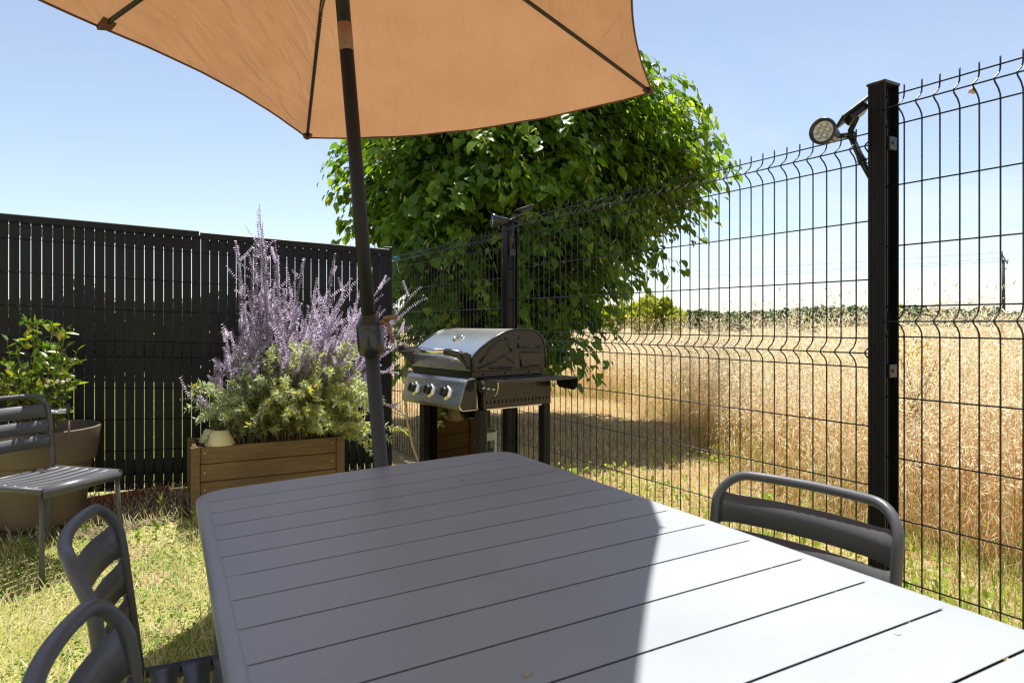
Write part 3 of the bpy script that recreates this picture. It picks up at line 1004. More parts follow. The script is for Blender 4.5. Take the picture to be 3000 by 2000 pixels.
def gas_cylinder():
    gzv = float(gz(-.23, 3.74))
    t = thing('gas_cylinder', 'pale grey gas bottle with handle collar standing inside the grill cart', 'gas bottle', (-.188, 3.80, gzv + .112))
    m = MB(); m.lathe([(0, .0), (.08, .0), (.105, .02), (.115, .06), (.115, .27), (.105, .32), (.07, .345), (0, .352)], 32); m.build('tank', M['bottle'], t)
    m = MB()
    for k in range(40):
        a0, a1 = 2 * math.pi * k / 40, 2 * math.pi * (k + 1) / 40
        ph = (k % 10)
        for z0, z1 in (((.32, .385), (.45, .487)) if 2 <= ph <= 6 else ((.32, .487),)):
            vs = []
            for r_ in (.098, .104):
                for a in (a0, a1):
                    for z in (z0, z1):
                        vs.append((r_ * math.cos(a), r_ * math.sin(a), z))
            m.add(vs, [(0, 1, 3, 2), (4, 6, 7, 5), (1, 5, 7, 3), (0, 2, 6, 4), (0, 4, 5, 1), (2, 3, 7, 6)])
    m.tube([(.101 * math.cos(2 * math.pi * k / 40), .101 * math.sin(2 * math.pi * k / 40), .488) for k in range(40)], .006, 6, closed=True)
    m.build('collar', M['bottle'], t)
    m = MB(); m.lathe([(.018, .345), (.018, .40), (.026, .405), (.026, .42), (0, .422)], 14); m.build('valve', M['chrome'], t)


gas_cylinder()


# ------------------------------------------------------------------ wooden planter and its Russian sage
PL = np.array([-1.79 * 1.052, 3.806 * 1.052])       # front left bottom corner
PLD = np.array([.88, .475]); PLN = np.array([-.475, .88])
PLW, PLDp, PLH = .905, .41, .425


def planter():
    g = float(gz(*PL))
    t = thing('wooden_planter', 'brown wooden box planter full of flowering sage by the black fence', 'planter', (PL[0], PL[1], g - .005), math.atan2(PLD[1], PLD[0]))
    h = PLH
    for (x, y) in ((0, 0), (PLW - .05, 0), (0, PLDp - .05), (PLW - .05, PLDp - .05)):
        MB().box(x, x + .05, y, y + .05, 0, h, .003).build('post', M['planter'], t)
    zs = [(.115, .212), (.216, .318), (.322, h - .004)]
    for z0, z1 in zs:
        for y in (.012, PLDp - .037):
            MB().box(.0505, PLW - .0505, y, y + .025, z0, z1, .003).build('board', M['planter'], t)
        for x in (.012, PLW - .037):
            MB().box(x, x + .025, .0505, PLDp - .0505, z0, z1, .003).build('board', M['planter'], t)
    for xx in (.075, PLW - .075):
        for zz in (.165, .27, .385):
            m = MB(); m.lathe([(.005, 0), (.005, .002), (.002, .0025), (0, .001)], 10, Matrix.Translation((xx, .0117, zz)) @ Matrix.Rotation(math.pi / 2, 4, 'X'))
            m.build('screw', M['chrome'], t)
    xs = np.linspace(.037, PLW - .037, 30); ys = np.linspace(.037, PLDp - .037, 14)
    X, Y = np.meshgrid(xs, ys); Z = h - .045 + rng.normal(size=X.shape) * .006
    V = np.stack([X, Y, Z], 2).reshape(-1, 3)
    i, j = np.meshgrid(np.arange(29), np.arange(13)); a = (j * 30 + i).ravel()
    np_mesh('soil', V, np.stack([a, a + 1, a + 31, a + 30], 1), M['soil'], parent=t)
    # dry wood chips lying on the soil
    n = 420
    pos = np.stack([rng.uniform(.04, PLW - .04, n), rng.uniform(.04, PLDp - .04, n), np.full(n, h - .038)], 1)
    fwd = uvec(n); fwd[:, 2] *= .25
    tv = np.array([(-.5, 0, 0), (.5, 0, 0), (.4, 1, 0), (-.4, 1, 0)], float); tf = np.array([(0, 1, 2), (0, 2, 3)])
    V, Fc, rr = inst(tv, tf, pos, fwd, np.tile([0, 0, 1.], (n, 1)) + .3 * uvec(n), np.stack([rng.uniform(.004, .010, n), rng.uniform(.012, .035, n), np.ones(n)], 1), rng.uniform(.25, 1, n))
    np_mesh('wood_chips', V, Fc, M['straw'], rr, parent=t, smooth=False)
    return t


planter()


def pl_at(a, b, z=PLH - .05):
    p = PL + PLD * a * PLW + PLN * b * PLDp
    return np.array([p[0], p[1], z + float(gz(*PL))])


def sage():
    base0 = pl_at(.5, .5)
    t = thing('russian_sage', 'bushy Russian sage with tall lavender flower spikes in the wooden planter', 'plant', tuple(base0))
    envx = [530, 560, 620, 680, 715, 760, 800, 850, 900, 960, 1000, 1060, 1110, 1160, 1240]
    envy = [1170, 1140, 1085, 960, 800, 720, 730, 800, 805, 800, 830, 850, 890, 930, 900]
    spikes = []           # (base, tip, flower share)
    special = [(760, 597, 4.3), (748, 690, 4.35), (690, 702, 4.45), (805, 700, 4.35), (700, 770, 4.5), (840, 785, 4.3), (893, 758, 4.5), (982, 742, 4.5), (930, 815, 4.4), (1030, 812, 4.4), (1054, 852, 4.5),
               (1143, 812, 4.6), (1128, 905, 4.5), (1236, 838, 4.5), (1249, 872, 4.4), (1210, 955, 4.4), (1190, 1005, 4.3), (640, 1050, 4.2), (655, 1015, 4.4), (612, 1105, 4.1), (530, 1170, 4.15), (690, 1005, 4.3), (720, 935, 4.4), (1160, 930, 4.5),
               (1170, 1095, 4.2), (1185, 1215, 4.2), (870, 800, 4.6), (770, 800, 4.5), (1005, 860, 4.3), (1085, 900, 4.6), (960, 850, 4.2)]
    for px, py, Y in special + [(752, 640, 4.3), (769, 655, 4.33), (742, 725, 4.3), (782, 705, 4.3), (757, 680, 4.35), (815, 745, 4.35), (725, 740, 4.4)]:
        spikes.append((ray(px, py, Y), .58))
    for k in range(150):
        px = rng.uniform(600, 1110) if k % 4 else rng.normal(860, 110)
        e = np.interp(px, envx, envy)
        py = e + 30 + abs(rng.normal()) * 120 + rng.uniform(0, 60)
        if py > 1130: continue
        spikes.append((ray(px, py, rng.uniform(4.25, 4.8)), .42))
    low = []
    for k in range(150):          # leafy lower shoots
        px = rng.uniform(560, 1125); py = rng.uniform(1120, 1275) - 10 * (abs(px - 850) < 150)
        low.append(ray(px, py, rng.uniform(3.9, 4.38)))
    low = [p for p in low if not (-1.78 < p[0] < -1.52 and p[2] < .63)]
    low += [ray(rng.uniform(660, 1060), rng.uniform(1000, 1140), rng.uniform(4.0, 4.45)) for _ in range(60)]
    spikes += [(ray(rng.uniform(640, 1060), rng.uniform(930, 1090), rng.uniform(4.0, 4.3)), .40) for _ in range(34)]
    low += [ray(1190, 1265, 4.2), ray(1150, 1290, 4.2), ray(1120, 1320, 4.15), ray(1090, 1330, 4.1), ray(545, 1200, 4.15), ray(575, 1225, 4.1), ray(600, 1290, 4.1)]
    st = MB()
    LP, LF, LN, LS, LR = [], [], [], [], []
    FP, FF, FN, FS, FR = [], [], [], [], []

    def curve(b, tip, n):
        ctrl = b * .45 + tip * .55 + np.array([0, 0, .10 + .25 * np.hypot(*(tip - b)[:2])]) * (1 if tip[2] > b[2] + .15 else .5)
        s = np.linspace(0, 1, n)[:, None]
        return (1 - s) ** 2 * b + 2 * s * (1 - s) * ctrl + s * s * tip

    def leafy(C, s0, s1, step, size, yel):
        L = np.concatenate([[0], np.cumsum(np.linalg.norm(np.diff(C, axis=0), axis=1))])
        for q in np.arange(s0 * L[-1], s1 * L[-1], step):
            p = np.array([np.interp(q, L, C[:, i]) for i in range(3)])
            k = min(len(C) - 2, np.searchsorted(L, q)); tg = C[k + 1] - C[max(0, k - 1)]; tg /= np.linalg.norm(tg) + 1e-9
            for _ in range(3):
                d = np.cross(tg, rng.normal(size=3)); d /= np.linalg.norm(d) + 1e-9
                f = d * .8 + tg * .55 + np.array([0, 0, -.1])
                LP.append(p); LF.append(f); LN.append(.6 * tg + .4 * rng.normal(size=3) + np.array([0, 0, .6])); LS.append(size * rng.uniform(.6, 1.25))
                LR.append(np.clip((rng.uniform(0, .62) if rng.random() > yel else rng.uniform(.62, 1)), 0, 1))

    def flowery(C, s0, step, big=1.):
        L = np.concatenate([[0], np.cumsum(np.linalg.norm(np.diff(C, axis=0), axis=1))])
        qs = np.arange(s0 * L[-1], L[-1], step)
        for q in qs:
            p = np.array([np.interp(q, L, C[:, i]) for i in range(3)])
            k = min(len(C) - 2, np.searchsorted(L, q)); tg = C[k + 1] - C[max(0, k - 1)]; tg /= np.linalg.norm(tg) + 1e-9
            e = (q - qs[0]) / max(1e-6, qs[-1] - qs[0])
            sz = (.0165 - .006 * e) * big
            u_ = np.cross(tg, [0, 0, 1.]); 
            if np.linalg.norm(u_) < .05: u_ = np.array([1., 0, 0])
            u_ /= np.linalg.norm(u_); w_ = np.cross(tg, u_); ph = rng.uniform(0, 6.28)
            for j in range(6):
                a = ph + j * 1.047
                f = (u_ * math.cos(a) + w_ * math.sin(a)) + tg * .35
                FP.append(p); FF.append(f); FN.append(tg + .4 * rng.normal(size=3)); FS.append(sz * rng.uniform(.7, 1.2)); FR.append(rng.random())

    for n_, (tip, fl) in enumerate(spikes):
        b = pl_at(np.clip(.5 + (tip[0] - base0[0]) * .55 + rng.normal() * .1, .06, .94), np.clip(.5 + rng.normal() * .2, .12, .88))
        C = curve(b, tip, 14)
        st.tube([tuple(p - base0) for p in C], list(np.linspace(.0028, .0011, 14)), 4, cap=False)
        leafy(C, .18, 1 - fl, .022, .034, .08 if tip[0] < -1.35 else .2)
        flowery(C, 1 - fl, .0150 if fl > .5 else .0165, 1.1 if fl > .5 else .95)
        # side spikes
        for _ in range(rng.integers(1, 5) if fl < .5 else 4):
            k = rng.integers(7, 12)
            p = C[k]; tg = C[min(13, k + 1)] - C[k - 1]; tg /= np.linalg.norm(tg)
            d = tg + .75 * rng.normal(size=3); d[2] = abs(d[2]) + .2; d /= np.linalg.norm(d)
            l = rng.uniform(.06, .15)
            C2 = np.array([p + d * l * s + np.array([0, 0, .02 * s * s]) for s in np.linspace(0, 1, 5)])
            st.tube([tuple(q - base0) for q in C2], .0010, 3, cap=False)
            flowery(C2, .12, .0155)
    for tip in low:
        b = pl_at(np.clip(.5 + (tip[0] - base0[0]) * .6 + rng.normal() * .1, .05, .95), np.clip(.5 + rng.normal() * .22, .1, .9))
        C = curve(b, tip, 10)
        st.tube([tuple(p - base0) for p in C], list(np.linspace(.0026, .001, 10)), 4, cap=False)
        leafy(C, .25, 1., .015, .038, .10 if tip[0] < -1.45 else .36)
    st.build('stems', M['stem'], t, fix=False)
    tv = np.array([(0, 0, 0), (-.16, .35, .04), (0, 1, -.05), (.16, .35, .04)], float); tf = np.array([(0, 2, 1), (0, 3, 2)])
    V, Fc, rr = inst(tv, tf, np.array(LP) - base0, np.array(LF), np.array(LN), np.array(LS), np.array(LR))
    np_mesh('leaves', V, Fc, M['sage_leaf'], rr, parent=t)
    tv = np.array([(0, 0, 0), (-.30, .55, .1), (0, 1, 0), (.30, .55, .1)], float)
    V, Fc, rr = inst(tv, tf, np.array(FP) - base0, np.array(FF), np.array(FN), np.array(FS), np.array(FR))
    np_mesh('flowers', V, Fc, M['sage_flower'], rr, parent=t)
    return t


sage()


def lamp_in_planter(a, b, label, s=1.0):
    p = pl_at(a, b, PLH - .045)
    t = thing('solar_lamp', label, 'lamp', tuple(p), 0, 'small solar lamps in the planter')
    MB().lathe([(.016 * s, -.01), (.016 * s, .038 * s), (.02 * s, .040 * s), (.02 * s, .046 * s)], 14, close=True).build('stem', M['housing'], t)
    MB().lathe([(.088 * s, .035 * s), (.090 * s, .037 * s), (.047 * s, .118 * s), (.040 * s, .122 * s), (.0, .123 * s)], 32).build('lamp_shade', M['cream'], t)
    MB().lathe([(.036 * s, .1235 * s), (.036 * s, .127 * s), (0, .128 * s)], 20).build('solar_cell', M['solar'], t)


lamp_in_planter(.185, .22, 'front cream lampshade light at the left end of the wooden planter')
lamp_in_planter(.15, .62, 'cream lampshade light mostly hidden behind another one in the planter', .9)


# ------------------------------------------------------------------ plant pot, citrus, firefly light, edging board
PC = np.array([-2.68, 3.87])


def pot():
    g = float(gz(*PC))
    t = thing('plant_pot', 'big round taupe plastic pot with a thick rim beside the black fence', 'plant pot', (PC[0], PC[1], g))
    h = .535
    m = MB()
    m.lathe([(.0, .0), (.205, .0), (.215, .012), (.222, .03), (.258, .33), (.260, .345)], 56); m.build('body', M['pot'], t)
    m = MB(); m.lathe([(.258, .340), (.276, .346), (.282, .358), (.303, h - .006), (.302, h), (.292, h + .001), (.288, h - .006), (.270, .42), (.262, .36)], 56); m.build('rim', M['pot'], t)
    m = MB(); m.lathe([(.277, .455), (.15, .462), (0, .468)], 40); m.build('soil', M['soil'], t)


pot()


def citrus():
    b0 = np.array([PC[0], PC[1], float(gz(*PC)) + .46])
    t = thing('citrus_shrub', 'small yellow-green citrus shrub growing in the taupe pot', 'shrub', tuple(b0))
    st = MB(); P, Fw, N, S, Rn = [], [], [], [], []
    tips = [(75, 945, 3.85), (110, 940, 3.9), (165, 942, 3.8), (185, 950, 3.75), (20, 985, 3.8), (45, 1000, 3.6), (130, 985, 3.9), (175, 1010, 3.8), (230, 1020, 3.7), (200, 1005, 3.95), (150, 1060, 3.7), (100, 1040, 3.65),
            (60, 1060, 3.9), (30, 1080, 3.7), (5, 1090, 3.8), (10, 1120, 3.6), (-40, 1000, 3.8), (-80, 1050, 3.7), (-60, 1120, 3.6), (115, 1130, 3.62), (140, 1165, 3.62), (150, 1180, 3.66), (105, 1150, 3.7), (85, 1090, 3.75), (205, 1050, 3.8)]
    for px, py, Y in tips:
        tip = ray(px, py, Y)
        b = b0 + np.array([rng.normal() * .05, rng.normal() * .05, 0])
        mid = b * .5 + tip * .5 + np.array([rng.normal() * .03, rng.normal() * .03, .05])
        s = np.linspace(0, 1, 10)[:, None]; C = (1 - s) ** 2 * b + 2 * s * (1 - s) * mid + s * s * tip
        st.tube([tuple(p - b0) for p in C], list(np.linspace(.006, .0016, 10)), 5, cap=False)
        subs = [C]
        for _ in range(4):
            k = rng.integers(3, 9); d = rng.normal(size=3); d[2] = abs(d[2]) * .8; d /= np.linalg.norm(d)
            l = rng.uniform(.07, .17); C2 = np.array([C[k] + d * l * q for q in np.linspace(0, 1, 5)])
            st.tube([tuple(p - b0) for p in C2], .0014, 4, cap=False); subs.append(C2)
        for Cc in subs:
            n = rng.integers(7, 13)
            for q in rng.uniform(.45 if len(Cc) > 6 else .3, 1, n):
                k = q * (len(Cc) - 1); i = int(min(len(Cc) - 2, k)); p = Cc[i] + (Cc[i + 1] - Cc[i]) * (k - i)
                tg = Cc[i + 1] - Cc[i]; tg /= np.linalg.norm(tg)
                f = tg * .5 + .9 * rng.normal(size=3) + np.array([0, 0, .3])
                P.append(p); Fw.append(f); N.append(rng.normal(size=3) + np.array([0, -.2, .8])); S.append(rng.choice([.028, .038, .05, .065])); Rn.append(rng.random())
    st.build('stems', M['stem'], t, fix=False)
    tv = np.array([(0, 0, 0), (-.17, .25, .05), (-.20, .55, .05), (0, 1, -.08), (.20, .55, .05), (.17, .25, .05), (0, .5, -.01)], float)
    tf = np.array([(0, 6, 1), (1, 6, 2), (2, 6, 3), (3, 6, 4), (4, 6, 5), (5, 6, 0)])
    V, Fc, rr = inst(tv, tf, np.array(P) - b0, np.array(Fw), np.array(N), np.array(S), np.array(Rn))
    np_mesh('leaves', V, Fc, M['citrus'], rr, parent=t)


citrus()


def firefly():
    Y = 3.70
    foot = ray(203, 1262, Y); foot[2] -= .06
    t = thing('firefly_light', 'garden stake light with white bulbs on thin wires in the taupe pot', 'garden light', tuple(foot))
    L = lambda px, py, Yq=Y: Vector(ray(px, py, Yq) - foot)
    MB().tube([(0, 0, 0), L(201, 1228)], .006, 10).build('stake', M['bronze'], t)
    MB().tube([L(201, 1228), L(199, 1180)], .009, 12).build('hub', M['housing'], t)
    m = MB()
    for k in range(16):
        a0 = 2 * math.pi * k / 16
    m.lathe([(0, .012), (.05, .010), (.056, .004), (.052, -.003), (.02, -.008), (0, -.008)], 28, Matrix.Translation(L(168, 1205)) @ Matrix.Rotation(R(6), 4, 'Y'))
    m.build('solar_panel', M['lens'], t)
    for px, py in ((143, 1117), (137, 1130), (117, 1140), (121, 1152), (168, 1117), (184, 1119), (198, 1113), (203, 1110)):
        dy = random.uniform(-.05, .05)
        tip = L(px, py, Y + dy); b = L(199, 1182)
        mid = b.lerp(tip, .5) + Vector((0, 0, .004))
        w = MB().tube([b, mid, tip], .0011, 5).build('wire', M['housing'], t)
        MB().lathe([(0, -.0105), (.005, -.009), (.0095, -.004), (.0105, 0), (.0095, .005), (.005, .009), (0, .0105)], 14, Matrix.Translation(tip)).build('bulb', M['white_plastic'], w)


firefly()


def edging():
    a, b = ray(185, 1462, 4.0), ray(494, 1440, 4.42)
    p = np.array([a[0], a[1]]); q = np.array([b[0], b[1]])
    d = q - p; l = np.linalg.norm(d)
    z = float(gz(*((p + q) / 2)))
    t = thing('edging_board', 'reddish brown wooden boards lying along the foot of the black fence', 'board', (p[0], p[1], z - .005), math.atan2(d[1], d[0]))
    MB().box(0, l, 0, .022, 0, .062, .003).build('board', M['board'], t)
    MB().box(.02, l - .015, .024, .11, .0, .048, .003).build('board', M['board'], t)


edging()


# ------------------------------------------------------------------ solar spotlights on the wire fence
def spotlight(label, disc, axis, elbow, foot, panel_c, panel_n, panel_u, sz=1.0):
    """disc = centre of the lamp face, axis = the way it shines"""
    t = thing('solar_spotlight', label, 'spotlight', tuple(foot), 0, 'solar spotlights strapped to the wire fence')
    o = Vector(foot)
    D = Vector(disc) - o; A = Vector(axis).normalized()
    q = Matrix.Translation(D) @ A.to_track_quat('Z', 'Y').to_matrix().to_4x4()
    m = MB(); m.lathe([(.020, -.098), (.0235, -.09), (.026, -.07), (.034, -.03), (.043, -.012), (.0455, -.004), (.0455, .004), (.043, .006), (.038, .004), (.0345, -.004)], 36, q)
    for k in range(12):
        a = 2 * math.pi * k / 12
        m.tube([q @ Vector((.0225 * math.cos(a), .0225 * math.sin(a), -.09)), q @ Vector((.0345 * math.cos(a), .0345 * math.sin(a), -.03))], .0014, 4)
    hd = m.build('lamp_head', M['housing'], t)
    m = MB(); m.lathe([(.0345, -.004), (0, -.0035)], 32, q); ln = m.build('lens', M['lens'], hd)
    for k in range(7):
        m = MB(); m2 = MB()
        a = 2 * math.pi * k / 6; rr = 0 if k == 6 else .0205
        c = q @ Matrix.Translation((rr * math.cos(a), rr * math.sin(a), -.003))
        m.lathe([(.0092, 0), (.0092, .0025), (.008, .003), (.007, .0012), (0, .0008)], 14, c)
        m.lathe([(.0028, .001), (.0025, .0035), (0, .004)], 8, c)
        m.build('diode', M['chrome'], hd)
    E = Vector(elbow) - o
    back = q @ Vector((0, 0, -.095))
    m = MB(); m.tube([back, E], .010, 10); m.lathe([(.012, -.014), (.012, .014)], 14, Matrix.Translation(E) @ Matrix.Rotation(math.pi / 2, 4, 'X'), close=True); m.build('joint', M['housing'], t)
    m = MB(); dvec = -E
    m.tube([E, E * .55, E * .5, Vector((0, 0, 0))], [.011, .0115, .013, .006], 10); m.build('stake', M['housing'], t)
    N = Vector(panel_n).normalized(); U = Vector(panel_u); U = (U - N * U.dot(N)).normalized(); Wv = N.cross(U)
    C = Vector(panel_c) - o
    M4 = Matrix.Translation(C) @ Matrix((U, Wv, N)).transposed().to_4x4()
    m = MB(); m.box(-.060, .060, -.042, .042, -.006, .004, .002, M4); m.box(-.03, .045, -.026, .026, -.026, -.0065, .003, M4)
    pn = m.build('solar_panel', M['housing'], t)
    m = MB(); m.box(-.056, .056, -.038, .038, .0042, .0052, 0, M4); m.build('solar_cell', M['solar'], pn)
    m = MB(); m.tube([M4 @ Vector((-.005, 0, -.026)), E + Vector((0, 0, .016)), E], [.009, .010, .009], 10); m.build('panel_arm', M['housing'], t)
    tie = E * .42
    m = MB(); m.lathe([(.0155, -.004), (.0155, .004)], 14, Matrix.Translation(tie) @ (-E).to_track_quat('Z', 'Y').to_matrix().to_4x4()); m.tube([tie + Vector((-.016, 0, 0)), tie + Vector((.03, .012, .012))], .0022, 5)
    m.build('cable_tie', M['knob'], t)


Y1 = 2.33
spotlight('solar spotlight nearest the camera, its seven-diode face turned to the garden', ray(2410, 384, Y1), (-.74, -.67, .02), ray(2492, 396, Y1 + .10), ray(2551, 528, Y1 + .03),
          ray(2496, 330, Y1 + .02), (-.60, .28, .75), (.75, .1, .62))
Y2 = 4.36
spotlight('solar spotlight seen from the side on the farther fence post', ray(1444, 646, Y2), (-.97, -.22, .02), ray(1504, 643, Y2 + .01), ray(1492, 752, Y2 + .03),
          ray(1537, 608, Y2 + .01), (-.28, -.12, .95), (.95, .15, .28))


def small_things():
    # snail on the wire of the right-hand panel
    p = ray(2850, 268, 2.04)
    t = thing('snail', 'tiny pale snail shell stuck on the wire near the fence top', 'snail', tuple(p))
    m = MB(); pts, rr = [], []
    for k in range(40):
        a = k * .42; r_ = .0075 * (k / 40) ** 1.2
        pts.append((r_ * math.cos(a), (1 - k / 40) * -.004, r_ * math.sin(a))); rr.append(.0008 + .0052 * (k / 40))
    m.tube(pts, rr, 10); m.build('shell', M['snail'], t)
    p = ray(1162, 758, 6.2)
    t = thing('peg', 'teal clothes peg with a hanging string at the far fence top', 'peg', tuple(p))
    MB().box(-.028, .028, -.012, .012, -.018, .018, .004).build('clip', M['teal'], t)
    MB().tube([(0, -.01, -.018), (.01, -.012, -.06), (.016, -.012, -.10), (.03, -.012, -.13), (.045, -.012, -.118)], .004, 6).build('string', M['twine'], t)


small_things()


def crumb(label, px, py, mat, sz):
    # a scrap lying on the table top (plane of the table)
    inv = tbl.matrix_basis.to_3x3()
    n = inv @ Vector((0, 0, 1)); p0 = tbl.location + n * .735
    d = Vector(((px - 1500) / F, 1, -(py - 946) / F)); c = Vector((0, 0, H))
    p = c + d * ((p0 - c).dot(n) / d.dot(n))
    m = MB(); k = 9
    vs = [(0, 0, sz * .28)] + [(sz * (.5 + .25 * math.sin(i * 2.1)) * math.cos(6.28 * i / k), sz * (.32 + .1 * math.cos(i * 1.7)) * math.sin(6.28 * i / k), sz * .02 + .0004) for i in range(k)]
    m.add(vs, [(0, 1 + i, 1 + (i + 1) % k) for i in range(k)] + [tuple(range(k, 0, -1))], True)
    o = m.build('plant_scrap', mat, None)
    o.location = p; o.rotation_euler = (inv @ Matrix.Rotation(px * .1, 3, 'Z')).to_euler()
    tag(o, label, 'debris')


crumb('tiny pale scrap lying on the sunlit right half of the table', 2630, 1858, M['white_plastic'], .008)
crumb('small brownish plant scrap on the shaded near edge of the table', 1545, 1976, M['oatscrap'], .014)
crumb('small pale fleck near the far end of the table top', 1352, 1408, M['oatscrap'], .012)


def back_panel():
    # short stretch of neighbouring wire fence that carries on behind the corner
    a = np.array([-1.32, 7.0]); d = np.array([.93, .37]); L = 1.1
    t = thing('corner_fence_panel', 'short neighbouring wire panel seen behind the fence corner', 'fence', (a[0], a[1], 0), math.atan2(d[1], d[0]))
    m = MB(); top = 2.1
    for i in range(20):
        x = L * i / 19; m.tube([(x, -dd, z) for dd, z in fold_profile(top, .1)], .0026, 4)
    for dd in (0, .1, .3, .5, .7, .8, 1., 1.2, 1.4, 1.6):
        m.tube([(0, 0, top - dd), (L, 0, top - dd)], .003, 5)
    m.tube([(0, -.041, top - .75), (L, -.041, top - .75)], .003, 5)
    m.build('wire_panel', M['wire'], t)
    MB().box(L, L + .05, -.02, .03, 0, top, .003).build('post', M['fence_black'], t)


# ------------------------------------------------------------------ linden tree
def linden():
    base = np.array([-.75, 8.3, 0.0])
    t = thing('linden_tree', 'large dense linden tree with heart-shaped leaves hanging behind the wire fence', 'tree', tuple(base))
    cen = np.array([.10, 8.15, 2.95])
    st = MB(); st.tube([(0, 0, -.05), (.02, 0, .6), (.06, .02, 1.4), (.15, -.02, 2.3), (.3, -.05, 3.4), (.45, 0, 4.6)], [.15, .12, .105, .085, .06, .02], 12, cap=False)
    st.tube([(.25, .12, -.05), (.28, .1, .7), (.5, .15, 1.6), (.9, .1, 2.6), (1.3, 0, 3.5)], [.08, .07, .06, .045, .02], 10, cap=False)
    st.build('trunk', M['bark'], t, fix=False)

    def inside(p):
        # hand-shaped crown: (0..1 inside)
        q = p - cen
        x, y, z = q[..., 0], q[..., 1], q[..., 2]
        rx = np.where(x > 0, np.where(z > -.25, 2.4, 2.1), 2.1); rz = np.where(z > 0, 1.42, 2.35)
        rx = rx * np.where((z < -.3) & (x > 0), 1 - .45 * np.clip((-.3 - z) / 1.6, 0, 1), 1)
        return (x / rx) ** 2 + (y / 1.75) ** 2 + (np.abs(z) / rz) ** 2.4
    tips = []
    while len(tips) < 1950:
        p = cen + rng.uniform(-1, 1, 3) * np.array([2.6, 2.2, 2.5])
        v = inside(p)
        lump = .22 * math.sin(p[0] * 3.1 + 1) * math.sin(p[2] * 2.7) + .10 * math.sin(p[1] * 4 + p[2] * 3)
        if v > 1.0 + lump or v < .34: continue
        if p[2] < .42: continue
        tips.append(p)
    # branches that reach out of the outline at the right and left
    for px, py, Y in ((2125, 400, 8.0), (2100, 345, 7.9), (2065, 300, 8.1), (2040, 250, 8.0), (1985, 300, 7.7), (2130, 505, 7.6), (2085, 560, 7.6), (2095, 620, 7.5), (2070, 690, 7.6), (2000, 760, 7.5), (1965, 800, 7.4), (1920, 720, 7.4), (1890, 860, 7.4), (1860, 880, 7.3),
                      (1770, 1040, 7.0), (1750, 1085, 6.9), (1700, 1060, 6.9), (1720, 1000, 7.2), (1800, 980, 7.2), (1690, 1080, 6.8), (985, 700, 7.8), (1000, 560, 8), (1010, 430, 8), (990, 500, 8.2), (1020, 640, 7.9), (1880, 175, 8.2), (1905, 215, 8.2), (1840, 200, 8.2), (1930, 240, 8.0), (1800, 940, 7.2), (1650, 1095, 6.9), (1600, 1100, 6.9)) + tuple((px, py, Yq) for px in range(1140, 1460, 28) for py, Yq in ((735, 8.4), (790, 8.0), (850, 8.3), (910, 7.9), (965, 8.2), (1020, 8.0), (1075, 7.8))) + tuple((px, py, 7.3) for px in range(1450, 1640, 30) for py in (990, 1035)):
        tips.append(ray(px, py, Y))
    tips = np.array(tips)
    br = MB()
    P, Fw, N, S, Rn = [], [], [], [], []
    BP, BF, BN, BS = [], [], [], []
    for i, tip in enumerate(tips):
        anchor = np.array([base[0] + .2, base[1], max(.8, tip[2] * .75 + .2)])
        d = tip - anchor; dl = np.linalg.norm(d[:2]); 
        out = d / (np.linalg.norm(d) + 1e-9)
        out = out * np.array([1, 1, .35]); out /= np.linalg.norm(out)
        l = rng.uniform(.40, .85)
        start = tip - out * l + np.array([0, 0, .10])
        s = np.linspace(0, 1, 8)[:, None]
        C = start + (tip - start) * s + np.array([0, 0, 1.]) * (.10 * np.sin(s * math.pi)) - np.array([0, 0, 1.]) * .10 * s ** 2
        if i % 5 == 0:
            mid = anchor * .5 + start * .5 + np.array([0, 0, .25])
            br.tube([tuple(anchor - base), tuple(mid - base), tuple(start - base)], [.022, .014, .006], 5, cap=False)
        br.tube([tuple(p - base) for p in C[::2]], .0045, 4, cap=False)
        n = rng.integers(20, 33)
        tone = np.clip(rng.normal(.42, .20), 0, .85)
        for q in rng.uniform(0.02, 1.04, n):
            k = min(6.999, q * 7); a = int(k); p = C[a] + (C[a + 1] - C[a]) * (k - a)
            tg = C[a + 1] - C[a]; tg /= np.linalg.norm(tg)
            sd = np.cross(tg, [0, 0, 1.]); sd /= np.linalg.norm(sd) + 1e-9
            sgn = 1 if rng.random() > .5 else -1
            f = tg * .7 + sd * sgn * rng.uniform(.2, 1.) + np.array([0, 0, rng.uniform(-1.1, .05)])
            P.append(p + .05 * rng.normal(size=3)); Fw.append(f); N.append(np.array([0, 0, 1.]) + out * .45 + .35 * rng.normal(size=3)); S.append(rng.choice([.05, .065, .08, .095, .115]) * rng.uniform(.85, 1.15))
            Rn.append(np.clip(tone + rng.normal() * .14, 0, .93))
        if rng.random() < .55:          # hanging bracts with seed balls
            for _ in range(5):
                q = rng.integers(2, 8); BP.append(C[q] + .06 * rng.normal(size=3)); BF.append(np.array([0, 0, -1.]) + .4 * rng.normal(size=3)); BN.append(rng.normal(size=3)); BS.append(rng.uniform(.06, .085))
    br.build('branches', M['bark'], t, fix=False)
    tv = np.array([(0, 0, 0), (-.26, -.10, .03), (-.47, .10, .09), (-.44, .45, .08), (-.22, .80, .03), (0, 1.08, -.10), (.22, .80, .03), (.44, .45, .08), (.47, .10, .09), (.26, -.10, .03), (0, .5, -.02)], float)
    k = 10
    tf = np.array([(i, 10, (i + 1) % 10) for i in range(10)])[:, ::-1]
    V1 = inst(tv, tf, np.array(P) - base, np.array(Fw), np.array(N), np.array(S), np.array(Rn))
    tb = np.array([(-.08, 0, 0), (.08, 0, 0), (.11, .6, .05), (0, 1, 0), (-.11, .6, .05)], float); tbf = np.array([(0, 1, 2), (0, 2, 4), (4, 2, 3)])
